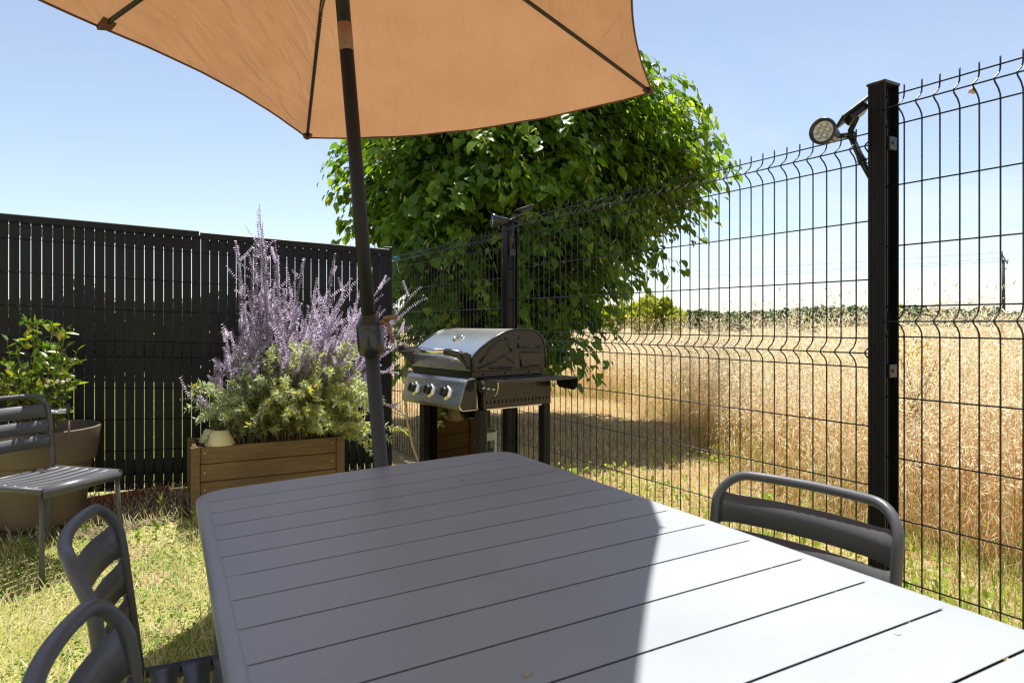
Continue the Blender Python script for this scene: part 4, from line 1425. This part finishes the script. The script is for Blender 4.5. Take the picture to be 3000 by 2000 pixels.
    V2 = inst(tb, tbf, np.array(BP) - base, np.array(BF), np.array(BN), np.array(BS), np.ones(len(BP)))
    V, Fc, rr = cat([V1, V2])
    np_mesh('crown', V, Fc, M['linden'], rr, parent=t)
    return t


linden()


# ------------------------------------------------------------------ shrubs and trees beyond the field
def leafball(name, label, cat_, px, py0, py1, Y, wpx, mat, n, leaf, group=None, trunk=True, shape=1.0):
    """a clumpy crown of small leaf faces; py0 top, py1 bottom (pixels) only set its real height and width at depth Y"""
    x = (px - 1500) / F * Y; h = H + (946 - py0) / F * Y
    zb = 0 if py1 is None else max(0, H + (946 - py1) / F * Y)
    w = wpx / F * Y / 2
    t = thing(name, label, cat_, (x, Y, 0), 0, group)
    if trunk:
        MB().tube([(0, 0, 0), (.02 * w, 0, h * .35), (0, .05 * w, h * .7)], [.07 * w, .05 * w, .02 * w], 8).build('trunk', M['bark'], t)
    k = 26
    cs = []
    for _ in range(k):
        a = rng.uniform(0, 6.28); r_ = math.sqrt(rng.random()) * .72 * w
        zz = rng.uniform(zb + .12 * h, h * .86)
        fall = 1 - .55 * abs((zz - (zb + h) / 2) / ((h - zb) / 2 + 1e-6)) ** 2
        cs.append((r_ * math.cos(a) * fall, r_ * math.sin(a) * fall, zz, rng.uniform(.22, .42) * min(w, (h - zb) * .6)))
    cs = np.array(cs)
    c = cs[rng.integers(0, k, n)]
    d = uvec(n); rr = c[:, 3] * rng.uniform(.55, 1.1, n)
    pos = c[:, :3] + d * rr[:, None]; pos[:, 2] = np.clip(pos[:, 2], .05, h)
    tv = np.array([(-.4, 0, 0), (.4, 0, 0), (.25, .8, .1), (-.25, .8, .1)], float); tf = np.array([(0, 1, 2), (0, 2, 3)])
    V, Fc, r2 = inst(tv, tf, pos, uvec(n), d + .6 * uvec(n), leaf * rng.uniform(.6, 1.4, n), rng.random(n))
    np_mesh('crown', V, Fc, mat, r2, parent=t)
    return t


leafball('broom_bush', 'round yellow-green bush at the far edge of the dry field', 'bush', 1915, 858, 985, 26, 240, M['broom'], 14000, .10, trunk=False)
leafball('broom_bush', 'pale green bush touching the linden tree at the field edge', 'bush', 1775, 880, 985, 27, 170, M['broom'], 5000, .10, trunk=False)
gt = 'distant trees beyond the dry field'
leafball('dark_shrub', 'dark green shrub just right of the round yellow bush', 'bush', 2060, 905, 975, 34, 150, M['hedge'], 11000, .14, trunk=False)
leafball('dark_shrub', 'low dark shrub between the yellow bush and the far grey trees', 'bush', 2150, 922, 975, 38, 130, M['hedge'], 9000, .16, trunk=False)
leafball('dark_shrub', 'bright green low shrub left of the near fence post', 'bush', 2350, 926, 975, 40, 150, M['hedge'], 11000, .16, trunk=False)
leafball('far_tree', 'grey-green rounded tree on the horizon, left of its neighbour', 'tree', 2215, 914, 970, 120, 85, M['fartree'], 6000, .5, gt)
leafball('far_tree', 'dark spreading tree on the horizon, close left of the near post', 'tree', 2305, 914, 970, 110, 78, M['fartree'], 6000, .5, gt)
leafball('far_tree', 'small dark tree on the horizon just right of the near post', 'tree', 2660, 932, 970, 130, 60, M['hedge'], 1800, .5, gt)


def hedge():
    n = 60000
    ang = rng.uniform(-75, 75, n)
    Yd = rng.uniform(150, 190, n)
    x = np.tan(np.radians(ang)) * 150
    prof = 2.2 + 2.2 * np.abs(np.sin(x * .043 + 1)) * np.abs(np.sin(x * .017)) + .9 * np.sin(x * .19) ** 2
    prof = prof + 2.2 * smooth((-x - 10) / 40)
    pos = np.stack([x, Yd, rng.uniform(0, 1, n) ** .7 * prof], 1)
    tv = np.array([(-.5, 0, 0), (.5, 0, 0), (.3, .9, .1), (-.3, .9, .1)], float); tf = np.array([(0, 1, 2), (0, 2, 3)])
    V, Fc, r2 = inst(tv, tf, pos, uvec(n), uvec(n), rng.uniform(.5, 1.2, n), rng.random(n))
    o = np_mesh('far_hedgerow', V, Fc, M['fartree'], r2)
    tag(o, 'dark strip of distant hedgerow along the horizon', 'hedgerow', None, 'stuff')


hedge()


def utility_pole():
    Y = 62.
    x = (2940 - 1500) / F * Y; h = H + (946 - 742) / F * Y
    t = thing('utility_pole', 'thin dark wooden power pole standing far out in the field', 'utility pole', (x, Y, 0))
    MB().tube([(0, 0, 0), (0, 0, h - .6)], [.17, .11], 10).build('pole', M['polewood'], t)
    m = MB(); m.tube([(-.10, 0, h - .9), (-.14, 0, h - .15), (-.12, 0, h + .1)], .05, 6); m.tube([(-.12, 0, h - .1), (.15, 0, h - .6), (.35, 0, h - .95)], .045, 6); m.tube([(.35, 0, h - .95), (.40, 0, h - .7)], .04, 6); m.tube([(0, 0, h - 1.5), (.3, 0, h - 1.35)], .04, 6)
    m.build('crossarm', M['polewood'], t)
    m = MB()
    for p in ((-.12, 0, h + .1), (.40, 0, h - .68), (.1, 0, h - .45)):
        m = MB(); m.lathe([(.05, 0), (.08, .03), (.05, .06), (.08, .09), (.03, .14), (0, .15)], 10, Matrix.Translation(p))
        m.build('insulator', M['lens'], t)
    # three power lines running off to the left
    for k, (dz, xo) in enumerate(((.1, -.12), (-.68, .40), (-.45, .1))):
        pts = []
        for s in np.linspace(0, 1, 14):
            pts.append((xo + (-42 - x) * s + 0, 45 * s, h + dz - 5.2 * 4 * s * (1 - s) * .18))
        MB().tube(pts, .012, 4, cap=False).build('power_line', M['knob'], t)


utility_pole()


# ------------------------------------------------------------------ grasses
def blades(name, XY, hmin, hmax, wid, mat, colf, lean=.5, label='', catg='', k=4):
    n = len(XY)
    z = gz(XY[:, 0], XY[:, 1])
    h = rng.uniform(hmin, hmax, n) if np.isscalar(hmin) else hmin + (hmax - hmin) * rng.random(n)
    a = rng.uniform(0, 6.28, n); ln = np.abs(rng.normal(0, lean, n))
    d = np.stack([np.cos(a), np.sin(a), np.zeros(n)], 1)
    s = np.linspace(0, 1, k)
    P = np.zeros((n, k, 3))
    P[:, :, 0] = XY[:, 0:1]; P[:, :, 1] = XY[:, 1:2]; P[:, :, 2] = z[:, None]
    th = np.minimum(ln, 1.45)
    bend = s[None] ** 1.6
    P += d[:, None] * (h[:, None] * np.sin(th)[:, None] * bend)[..., None]
    P[:, :, 2] += h[:, None] * (s[None] * np.cos(th[:, None] * s[None] ** .7)) - .003
    side = np.stack([-np.sin(a + rng.normal(0, .6, n)), np.cos(a), rng.normal(0, .3, n)], 1)
    side /= np.linalg.norm(side, axis=1, keepdims=True)
    w = wid * rng.uniform(.6, 1.4, n)
    return ribbons(P, w, side, colf(n, XY))


def fence_d(XY):
    return (XY[:, 0] - RF0[0]) * RFN[0] + (XY[:, 1] - RF0[1]) * RFN[1]


def left_d(XY):
    return (XY[:, 0] - LF0[0]) * -LFD[1] + (XY[:, 1] - LF0[1]) * LFD[0]


def noise2(x, y, s):
    return .5 + .25 * (np.sin(x * s + 1.7 * np.sin(y * s * .7)) + np.sin(y * s * 1.3 + 1.3 * np.sin(x * s * .9 + 2)))


def lawn_grass():
    n = 190000
    XY = np.stack([rng.uniform(-3.4, 2.1, n), rng.uniform(.9, 6.4, n)], 1)
    keep = in_garden(XY[:, 0], XY[:, 1]) & (np.abs(XY[:, 0] / XY[:, 1]) < .85)
    g = left_d(XY)
    keep &= (g < -.55 - .10 * rng.random(n)) | ((g < -.05) & (rng.random(n) < .035))
    # thin patches
    keep &= (noise2(XY[:, 0], XY[:, 1], 5.) + .25 * rng.normal(size=n)) > .22
    XY = XY[keep]

    def colf(n, XY):
        p = noise2(XY[:, 0] + 3, XY[:, 1], 4.2)
        dry = rng.random(n) < (.10 + .46 * (1 - p) * (noise2(XY[:, 0], XY[:, 1] + 5, 9.) + .35))
        return np.where(dry, rng.uniform(.58, 1, n), rng.uniform(.05, .52, n))
    parts = [blades('', XY, .012, .042, .0038, None, colf, .95)]
    # broad weeds and clover leaves
    m = 17000
    XYw = np.stack([rng.uniform(-3.3, .4, m), rng.uniform(1.2, 4.4, m)], 1)
    XYw = XYw[in_garden(XYw[:, 0], XYw[:, 1]) & (left_d(XYw) < -.5) & (noise2(XYw[:, 0], XYw[:, 1], 3.1) > .42)]
    m = len(XYw)
    pos = np.stack([XYw[:, 0], XYw[:, 1], gz(XYw[:, 0], XYw[:, 1]) + rng.uniform(.008, .03, m)], 1)
    tv = np.array([(-.3, 0, 0), (.3, 0, 0), (.45, .6, .06), (0, 1, 0), (-.45, .6, .06)], float); tf = np.array([(0, 1, 2), (0, 2, 4), (4, 2, 3)])
    fw = uvec(m); fw[:, 2] = np.abs(fw[:, 2]) * .6
    parts.append(inst(tv, tf, pos, fw, np.tile([0, 0, 1.], (m, 1)) + .4 * uvec(m), rng.uniform(.008, .020, m), rng.uniform(0.05, .5, m)))
    # lying dry clippings
    m = 36000
    XYd = np.stack([rng.uniform(-3.3, 1.8, m), rng.uniform(1.0, 6.0, m)], 1)
    XYd = XYd[in_garden(XYd[:, 0], XYd[:, 1]) & (left_d(XYd) < .05) & (np.abs(XYd[:, 0] / XYd[:, 1]) < .85)]; m = len(XYd)
    pos = np.stack([XYd[:, 0], XYd[:, 1], gz(XYd[:, 0], XYd[:, 1]) + rng.uniform(.012, .03, m)], 1)
    fw = uvec(m); fw[:, 2] *= .25
    tv = np.array([(-.5, 0, 0), (.5, 0, 0), (.3, 1, .05), (-.3, 1, .05)], float); tf = np.array([(0, 1, 2), (0, 2, 3)])
    parts.append(inst(tv, tf, pos, fw, np.tile([0, 0, 1.], (m, 1)) + .5 * uvec(m), np.stack([rng.uniform(.002, .0055, m), rng.uniform(.012, .045, m), np.ones(m)], 1), rng.uniform(.6, 1, m)))
    V, Fc, r = cat(parts)
    tag(np_mesh('lawn_grass', V, Fc, M['blade'], r), 'short patchy lawn grass mixed with dry straw', 'grass', None, 'stuff')


lawn_grass()


def weeds():
    spots = [((575, 1590), .17), ((455, 1585), .13), ((470, 1545), .15), ((285, 1520), .14), ((70, 1640), .11), ((330, 1480), .10), ((250, 1590), .12), ((400, 1600), .09)]
    for i, ((px, py), h) in enumerate(spots):
        Y = H * F / (py - 946); X = (px - 1500) / F * Y
        z = float(gz(X, Y))
        t = thing('weed', 'spindly green weed stem sprouting near the fence strip', 'weed', (X, Y, z), 0, 'weeds in the lawn')
        MB().tube([(0, 0, 0), (.01, .0, h * .5), (-.02 + .03 * random.random(), .0, h)], [.002, .0016, .001], 4).build('stem', M['stem'], t)
        n = 14
        pos = np.stack([np.zeros(n), np.zeros(n), rng.uniform(.1, 1, n) * h], 1)
        fw = uvec(n); fw[:, 2] = np.abs(fw[:, 2])
        tv = np.array([(0, 0, 0), (-.2, .4, .05), (0, 1, 0), (.2, .4, .05)], float); tf = np.array([(0, 2, 1), (0, 3, 2)])
        V, Fc, r = inst(tv, tf, pos, fw, uvec(n), rng.uniform(.018, .04, n), rng.uniform(.1, .5, n))
        np_mesh('leaves', V, Fc, M['blade'], r, parent=t)


weeds()


def oats(XY, hmin, hmax, nspk, w, spk, leafn=4, spread=.16, lean=.42):
    n = len(XY); k = 5
    z = gz(XY[:, 0], XY[:, 1])
    h = rng.uniform(hmin, hmax, n)
    a = rng.normal(.5, 1.3, n); ln = np.abs(rng.normal(0, lean, n))
    d = np.stack([np.cos(a), np.sin(a), np.zeros(n)], 1)
    s = np.linspace(0, 1, k)
    P = np.zeros((n, k, 3)); P[:, :, 0] = XY[:, 0:1]; P[:, :, 1] = XY[:, 1:2]; P[:, :, 2] = z[:, None]
    P += d[:, None] * (h[:, None] * ln[:, None] * s[None] ** 1.8)[..., None]
    P[:, :, 2] += h[:, None] * s[None] * np.cos(ln * .6)[:, None]
    b = rng.uniform(0, 6.28, n); side = np.stack([np.cos(b), np.sin(b), np.zeros(n)], 1)
    parts = [ribbons(P, np.full(n, w), side, np.clip(rng.normal(.50, .20, n) + .5 * (noise2(XY[:, 0], XY[:, 1], 1.7) - .55) - .22 * smooth((XY[:, 0] / XY[:, 1] - .55) / .07), .22, 1))]
    # dry leaves
    for _ in range(leafn):
        q = rng.uniform(.05, .6, n); base = P[:, 0] + (P[:, -1] - P[:, 0]) * q[:, None]
        a2 = rng.uniform(0, 6.28, n); d2 = np.stack([np.cos(a2), np.sin(a2), np.zeros(n)], 1); l = rng.uniform(.08, .26, n)
        Q = np.zeros((n, 4, 3)); s4 = np.linspace(0, 1, 4)
        Q += base[:, None] + d2[:, None] * (l[:, None] * s4[None] * .75)[..., None]
        Q[:, :, 2] += l[:, None] * (.8 * s4 - rng.uniform(.6, 1.4, n)[:, None] * s4 ** 2)
        sd = np.stack([-np.sin(a2), np.cos(a2), rng.normal(0, .3, n)], 1); sd /= np.linalg.norm(sd, axis=1, keepdims=True)
        gp = noise2(XY[:, 0] * 1.0 + 2, XY[:, 1], 1.1)
        green = (rng.random(n) < .12 + .6 * (gp > .55)) & (q < .42)
        parts.append(ribbons(Q, np.full(n, w * 1.7), sd, np.where(green, rng.uniform(0, .14, n), np.clip(rng.normal(.50, .24, n) + .55 * (q - .34) - .15 * smooth((XY[:, 0] / XY[:, 1] - .55) / .07) + .5 * (noise2(XY[:, 0], XY[:, 1], 1.7) - .55), .22, 1))))
    stems = cat(parts)
    # spikelets in an open drooping panicle
    m = n * nspk
    idx = np.repeat(np.arange(n), nspk)
    q = 1 - rng.random(m) ** 1.2 * .30
    kk = q * (k - 1); i0 = np.minimum(k - 2, kk.astype(int)); fr = (kk - i0)[:, None]
    pos = P[idx, i0] * (1 - fr) + P[idx, i0 + 1] * fr
    off = rng.normal(size=(m, 3)) * np.array([1, 1, .45]) * spread * (.25 + 1.3 * (1 - q))[:, None] ** .8 * .42
    pos = pos + off
    tv = np.array([(-.11, .22, 0), (0, 0, 0), (.11, .22, 0), (.07, .6, .03), (0, 1.05, 0), (-.07, .6, .03)], float)
    tf = np.array([(1, 2, 0), (0, 2, 3), (0, 3, 5), (5, 3, 4)])
    fw = np.stack([off[:, 0] * 3, off[:, 1] * 3, -np.ones(m) * .35], 1) + .75 * rng.normal(size=(m, 3))
    spks = inst(tv, tf, pos, fw, uvec(m) * .8 + np.array([0, 0, .6]), spk * rng.uniform(.7, 1.3, m), rng.random(m))
    return stems, spks


def mown_width(y):
    return np.interp(y, [0, 3.5, 5.5, 7, 10, 10.7, 11.3, 13, 20], [1.4, 1.5, 2.1, 3.0, 4.4, 4.4, 3.6, 3.6, 4])


def field():
    S, K = [], []

    def zone(n, y0, y1, xpad, **kw):
        Y = np.sqrt(rng.uniform(y0 ** 2, y1 ** 2, n)); X = rng.uniform(-.30, .83, n) * Y
        XY = np.stack([X, Y], 1)
        fd = fence_d(XY)
        edge = mown_width(Y) + .35 * (noise2(X, Y, 2.1) - .5) + .12 * rng.normal(size=n)
        ok = fd > edge
        XY = XY[ok]
        s, k = oats(XY, **kw)
        S.append(s); K.append(k)
    zone(11000, 2.6, 7.5, 0, hmin=.45, hmax=1.10, nspk=22, w=.0030, spk=.026)
    zone(650, 2.9, 7.5, 0, hmin=1.15, hmax=1.50, nspk=40, w=.0024, spk=.030, spread=.26, lean=.16)
    zone(17000, 7.5, 16, 0, hmin=.55, hmax=1.06, nspk=15, w=.0045, spk=.034)
    zone(1100, 7.5, 16, 0, hmin=1.10, hmax=1.40, nspk=26, w=.0035, spk=.032, spread=.26, lean=.18)
    zone(16000, 16, 38, 0, hmin=.45, hmax=.92, nspk=7, w=.010, spk=.05, leafn=1)
    zone(12000, 38, 110, 0, hmin=.35, hmax=.75, nspk=4, w=.03, spk=.11, leafn=1)
    V, Fc, r = cat(S)
    tag(np_mesh('dry_grass', V, Fc, M['straw'], r), 'tall golden dry grass stalks covering the field', 'dry grass', None, 'stuff')
    V, Fc, r = cat(K)
    tag(np_mesh('wild_oat_heads', V, Fc, M['oat'], r), 'pale drooping wild oat seed heads over the dry field', 'seed heads', None, 'stuff')
    # tangled low growth under the tall grass and on the mown strip
    n = 120000
    Y = np.sqrt(rng.uniform(2.0 ** 2, 13 ** 2, n)); X = rng.uniform(-.25, .83, n) * Y
    XY = np.stack([X, Y], 1); fd = fence_d(XY); w = mown_width(Y)
    ok = (fd > .0) & ((fd < w + 1.5) | (rng.random(n) < .55))
    XY = XY[ok]; fd = fd[ok]; w = w[ok]
    near = fd < w

    def colf(n, XY):
        g = noise2(XY[:, 0], XY[:, 1], 2.3)
        fdd = fence_d(XY)
        nearf = smooth((1.7 - fdd) / 1.2) * smooth((5.4 - XY[:, 1]) / 2.2) * (.6 + .7 * g)
        green = rng.random(n) < (.05 + .50 * nearf + .30 * (g > .56) * (fdd > mown_width(XY[:, 1])))
        return np.where(green, rng.uniform(0, .17, n), rng.uniform(.24, .85, n))
    h0 = np.where(near, .02, .10); h1 = np.where(near, .09, .34)
    part = [blades('', XY, h0, h1, .005, None, colf, .95)]
    m = 60000
    Y = np.sqrt(rng.uniform(1.9 ** 2, 7.5 ** 2, m)); X = rng.uniform(.05, .83, m) * Y
    G = np.stack([X, Y], 1); fd = fence_d(G)
    keep = (fd > .0) & (fd < 2.1 - .12 * Y + .5 * noise2(X, Y, 3.)) & (noise2(X + 1, Y, 4.) + .2 * rng.normal(size=m) > .33) & (rng.random(m) < smooth((5.6 - Y) / 2.4))
    G = G[keep]
    part.append(blades('', G, .03, .13, .0055, None, lambda n, XY: np.where(rng.random(n) < .66, rng.uniform(0, .12, n), rng.uniform(.3, .9, n)), .8))
    # broad-leaved weeds along the fence foot
    m = 9000
    Y = np.sqrt(rng.uniform(1.9 ** 2, 8 ** 2, m)); X = rng.uniform(.02, .83, m) * Y
    G = np.stack([X, Y], 1); fd = fence_d(G)
    G = G[(fd > .02) & (fd < 2.6) & (Y < 6.) & (noise2(X * 1.3, Y, 3.3) > .52)]; m = len(G)
    pos = np.stack([G[:, 0], G[:, 1], gz(G[:, 0], G[:, 1]) + rng.uniform(.02, .22, m) ** 1.3], 1)
    tv = np.array([(-.22, 0, 0), (.22, 0, 0), (.34, .5, .06), (0, 1, 0), (-.34, .5, .06)], float); tf = np.array([(0, 1, 2), (0, 2, 4), (4, 2, 3)])
    part.append(inst(tv, tf, pos, uvec(m), np.tile([0, 0, 1.], (m, 1)) + .5 * uvec(m), rng.uniform(.018, .045, m), rng.uniform(0, .12, m)))
    # long dry stems leaning across one another close to the near post
    G = np.stack([rng.uniform(1.75, 3.9, 420), rng.uniform(3.0, 5.2, 420)], 1)
    G = G[fence_d(G) > 1.3]
    part.append(blades('', G, .7, 1.25, .0045, None, lambda n, XY: rng.uniform(.22, .42, n), .55, k=7))
    V, Fc, r = cat(part)
    tag(np_mesh('straw_cover', V, Fc, M['straw'], r), 'low tangled straw and green weeds along the outside of the fence', 'straw', None, 'stuff')


field()


def yellow_flowers():
    c = ray(2690, 1000, 4.6)
    t = thing('yellow_flower_clump', 'clump of small yellow flowers among dry grass just right of the near post', 'flowers', (c[0], c[1], float(gz(c[0], c[1]))))
    n = 420
    st = MB()
    for k in range(26):
        st.tube([(0, 0, 0), (rng.normal() * .06, rng.normal() * .06, .5), (rng.normal() * .13, rng.normal() * .13, .95 + .1 * rng.normal())], .002, 4)
    st.build('stems', M['stem'], t, fix=False)
    pos = np.stack([rng.normal(0, .085, n), rng.normal(0, .085, n), .98 + rng.normal(0, .10, n)], 1)
    pos[:, 0] += (1.0 - pos[:, 2]) * .5
    tv = np.array([(0, 0, 0), (-.4, .5, .1), (0, 1, 0), (.4, .5, .1)], float); tf = np.array([(0, 2, 1), (0, 3, 2)])
    V, Fc, r = inst(tv, tf, pos, uvec(n), uvec(n), rng.uniform(.010, .020, n), rng.random(n))
    np_mesh('petals', V, Fc, M['yellow'], r, parent=t)['kind'] = 'stuff'


yellow_flowers()
back_panel()

sheet('neighbour_lawn', np.arange(-34, 0, .25), np.arange(3, 30, .25), M['nlawn'], .01,
      lambda x, y: ((x - LF0[0]) * -LFD[1] + (y - LF0[1]) * LFD[0] > .30) & (fence_d(np.stack([x, y], 1)) < -.3))


def neighbour_hedge():
    n = 16000
    x = rng.uniform(-22, -2.6, n); y = 14.5 + .25 * (x + 12) * .2 + rng.uniform(-.5, .5, n)
    top = 1.62 + .25 * np.sin(x * 1.9) + .18 * np.sin(x * 4.7 + 1)
    pos = np.stack([x, y, np.clip(rng.uniform(.02, 1, n) ** .8 * top, .03, 9)], 1)
    tv = np.array([(-.4, 0, 0), (.4, 0, 0), (.25, .9, .1), (-.25, .9, .1)], float); tf = np.array([(0, 1, 2), (0, 2, 3)])
    V, Fc, r2 = inst(tv, tf, pos, uvec(n), uvec(n), rng.uniform(.10, .20, n), rng.random(n) * .7)
    tag(np_mesh('neighbour_hedge', V, Fc, M['hedge'], r2), 'dark hedge glimpsed through the gaps of the slatted fence', 'hedge')


neighbour_hedge()


def fill_house():
    # unseen facade added behind the camera for fill light and steel reflections
    t = thing('fill_house', 'unseen pale facade added behind the camera to bounce light', 'fill_house', (0, -3.2, 0))
    m = MB()
    m.box(-9, -2.2, -.25, 0, 0, 5.4); m.box(-2.2, .2, -.25, 0, 2.15, 5.4); m.box(.2, 2.6, -.25, 0, 0, 5.4); m.box(2.6, 3.8, -.25, 0, 0, .95); m.box(2.6, 3.8, -.25, 0, 2.15, 5.4); m.box(3.8, 8, -.25, 0, 0, 5.4)
    m.build('wall', M['render'], t)
    for x0, x1, z0 in ((-2.2, .2, 0.02), (2.6, 3.8, .95)):
        f = MB(); xm = (x0 + x1) / 2
        for a, b in ((x0, x0 + .06), (xm - .05, xm + .05), (x1 - .06, x1)):
            f.box(a, b, -.16, -.09, z0, 2.15)
        for z in (z0, 2.09):
            f.box(x0 + .06, xm - .05, -.16, -.09, z, z + .06); f.box(xm + .05, x1 - .06, -.16, -.09, z, z + .06)
        fr = f.build('window', M['white_plastic'], t)
        MB().box(x0 + .05, x1 - .05, -.13, -.12, z0 + .03, 2.12).build('pane', M['solar'], fr)
    m = MB(); m.add([(-9.4, .5, 5.35), (8.4, .5, 5.35), (8.4, -4, 7.2), (-9.4, -4, 7.2), (-9.4, .5, 5.5), (8.4, .5, 5.5), (8.4, -4, 7.35), (-9.4, -4, 7.35)], [(0, 1, 2, 3), (4, 7, 6, 5), (0, 4, 5, 1), (1, 5, 6, 2), (2, 6, 7, 3), (3, 7, 4, 0)]); m.build('roof', M['board'], t)


M['render'] = paint('wall_render', (.68, .67, .65), .9, var=.05, scale=2, bump=.4, bscale=120)
fill_house()

# ------------------------------------------------------------------ camera, light, sky
cam = bpy.data.cameras.new('camera'); co = bpy.data.objects.new('camera', cam); col.objects.link(co)
co.location = (0, 0, H); co.rotation_euler = (math.pi / 2, 0, 0)
cam.sensor_width = 36; cam.lens = 36 * F / 3000
cam.shift_y = -(1000 - 946) / 3000
cam.clip_start = .05; cam.clip_end = 6000
cam.dof.use_dof = True; cam.dof.focus_distance = 3.6; cam.dof.aperture_fstop = 9.0
sc.camera = co

EL, AZ = 71.0, 6.0                 # sun: high, ahead of the camera and a little to the right
sun = bpy.data.lights.new('sun', 'SUN'); so = bpy.data.objects.new('sun', sun); col.objects.link(so)
sun.energy = 3.35; sun.angle = R(.53); sun.color = (1, .965, .91)
dirv = Vector((math.sin(R(AZ)) * math.cos(R(EL)), math.cos(R(AZ)) * math.cos(R(EL)), math.sin(R(EL))))
so.rotation_euler = dirv.to_track_quat('Z', 'Y').to_euler()
so.location = (0, 0, 12)

wd = bpy.data.worlds.new('World'); sc.world = wd; wd.use_nodes = True
nt = wd.node_tree; nd = nt.nodes; lk = nt.links
bg = nd['Background']; bg.inputs['Strength'].default_value = .066
sky = nd.new('ShaderNodeTexSky'); sky.sky_type = 'NISHITA'; sky.sun_disc = False
sky.sun_elevation = R(EL); sky.sun_rotation = R(AZ); sky.air_density = 1.0; sky.dust_density = .3; sky.ozone_density = 2.0; sky.altitude = 60
# thin fair-weather cloud streaks low in the sky
tc = nd.new('ShaderNodeTexCoord')
sep = nd.new('ShaderNodeSeparateXYZ'); lk.new(tc.outputs['Generated'], sep.inputs[0])
zz = nd.new('ShaderNodeMath'); zz.operation = 'ADD'; zz.inputs[1].default_value = .06; lk.new(sep.outputs['Z'], zz.inputs[0])
dx = nd.new('ShaderNodeMath'); dx.operation = 'DIVIDE'; lk.new(sep.outputs['X'], dx.inputs[0]); lk.new(zz.outputs[0], dx.inputs[1])
dy = nd.new('ShaderNodeMath'); dy.operation = 'DIVIDE'; lk.new(sep.outputs['Y'], dy.inputs[0]); lk.new(zz.outputs[0], dy.inputs[1])
cv = nd.new('ShaderNodeCombineXYZ'); lk.new(dx.outputs[0], cv.inputs[0]); lk.new(dy.outputs[0], cv.inputs[1])
cn = nd.new('ShaderNodeTexNoise'); cn.inputs['Scale'].default_value = .55; cn.inputs['Detail'].default_value = 7; cn.inputs['Roughness'].default_value = .6; cn.inputs['Distortion'].default_value = .5
lk.new(cv.outputs[0], cn.inputs['Vector'])
cr = ramp(nd, [(.44, (0, 0, 0)), (.68, (1, 1, 1))]); lk.new(cn.outputs['Fac'], cr.inputs[0])
hm = nd.new('ShaderNodeMapRange'); hm.inputs['From Min'].default_value = .40; hm.inputs['From Max'].default_value = .14; hm.inputs['To Min'].default_value = 0; hm.inputs['To Max'].default_value = .65
lk.new(sep.outputs['Z'], hm.inputs['Value'])
xm = nd.new('ShaderNodeMapRange'); xm.inputs['From Min'].default_value = .0; xm.inputs['From Max'].default_value = .28; lk.new(sep.outputs['X'], xm.inputs['Value'])
hx = nd.new('ShaderNodeMath'); hx.operation = 'MULTIPLY'; lk.new(hm.outputs[0], hx.inputs[0]); lk.new(xm.outputs[0], hx.inputs[1])
mu = nd.new('ShaderNodeMath'); mu.operation = 'MULTIPLY'; lk.new(cr.outputs[0], mu.inputs[0]); lk.new(hx.outputs[0], mu.inputs[1])
mix = nd.new('ShaderNodeMix'); mix.data_type = 'RGBA'; lk.new(mu.outputs[0], mix.inputs[0]); hs = nd.new('ShaderNodeHueSaturation'); hs.inputs['Saturation'].default_value = .76; hs.inputs['Value'].default_value = .89; lk.new(sky.outputs[0], hs.inputs['Color']); lk.new(hs.outputs[0], mix.inputs[6]); mix.inputs[7].default_value = (5.4, 5.6, 5.9, 1)
lk.new(mix.outputs[2], bg.inputs['Color'])

sc.view_settings.view_transform = 'Standard'; sc.view_settings.look = 'None'; sc.view_settings.gamma = 1; sc.view_settings.exposure = 1.5
sc.render.engine = 'CYCLES'
sc.cycles.max_bounces = 8; sc.cycles.transparent_max_bounces = 8
sc.cycles.use_denoising = True
sc.cycles.denoiser = 'OPENIMAGEDENOISE'
sc.cycles.denoising_input_passes = 'RGB_ALBEDO_NORMAL'
sc.cycles.denoising_prefilter = 'NONE'
sc.cycles.adaptive_threshold = .006
sc.cycles.filter_width = 1.25
sc.cycles.sample_clamp_indirect = 6
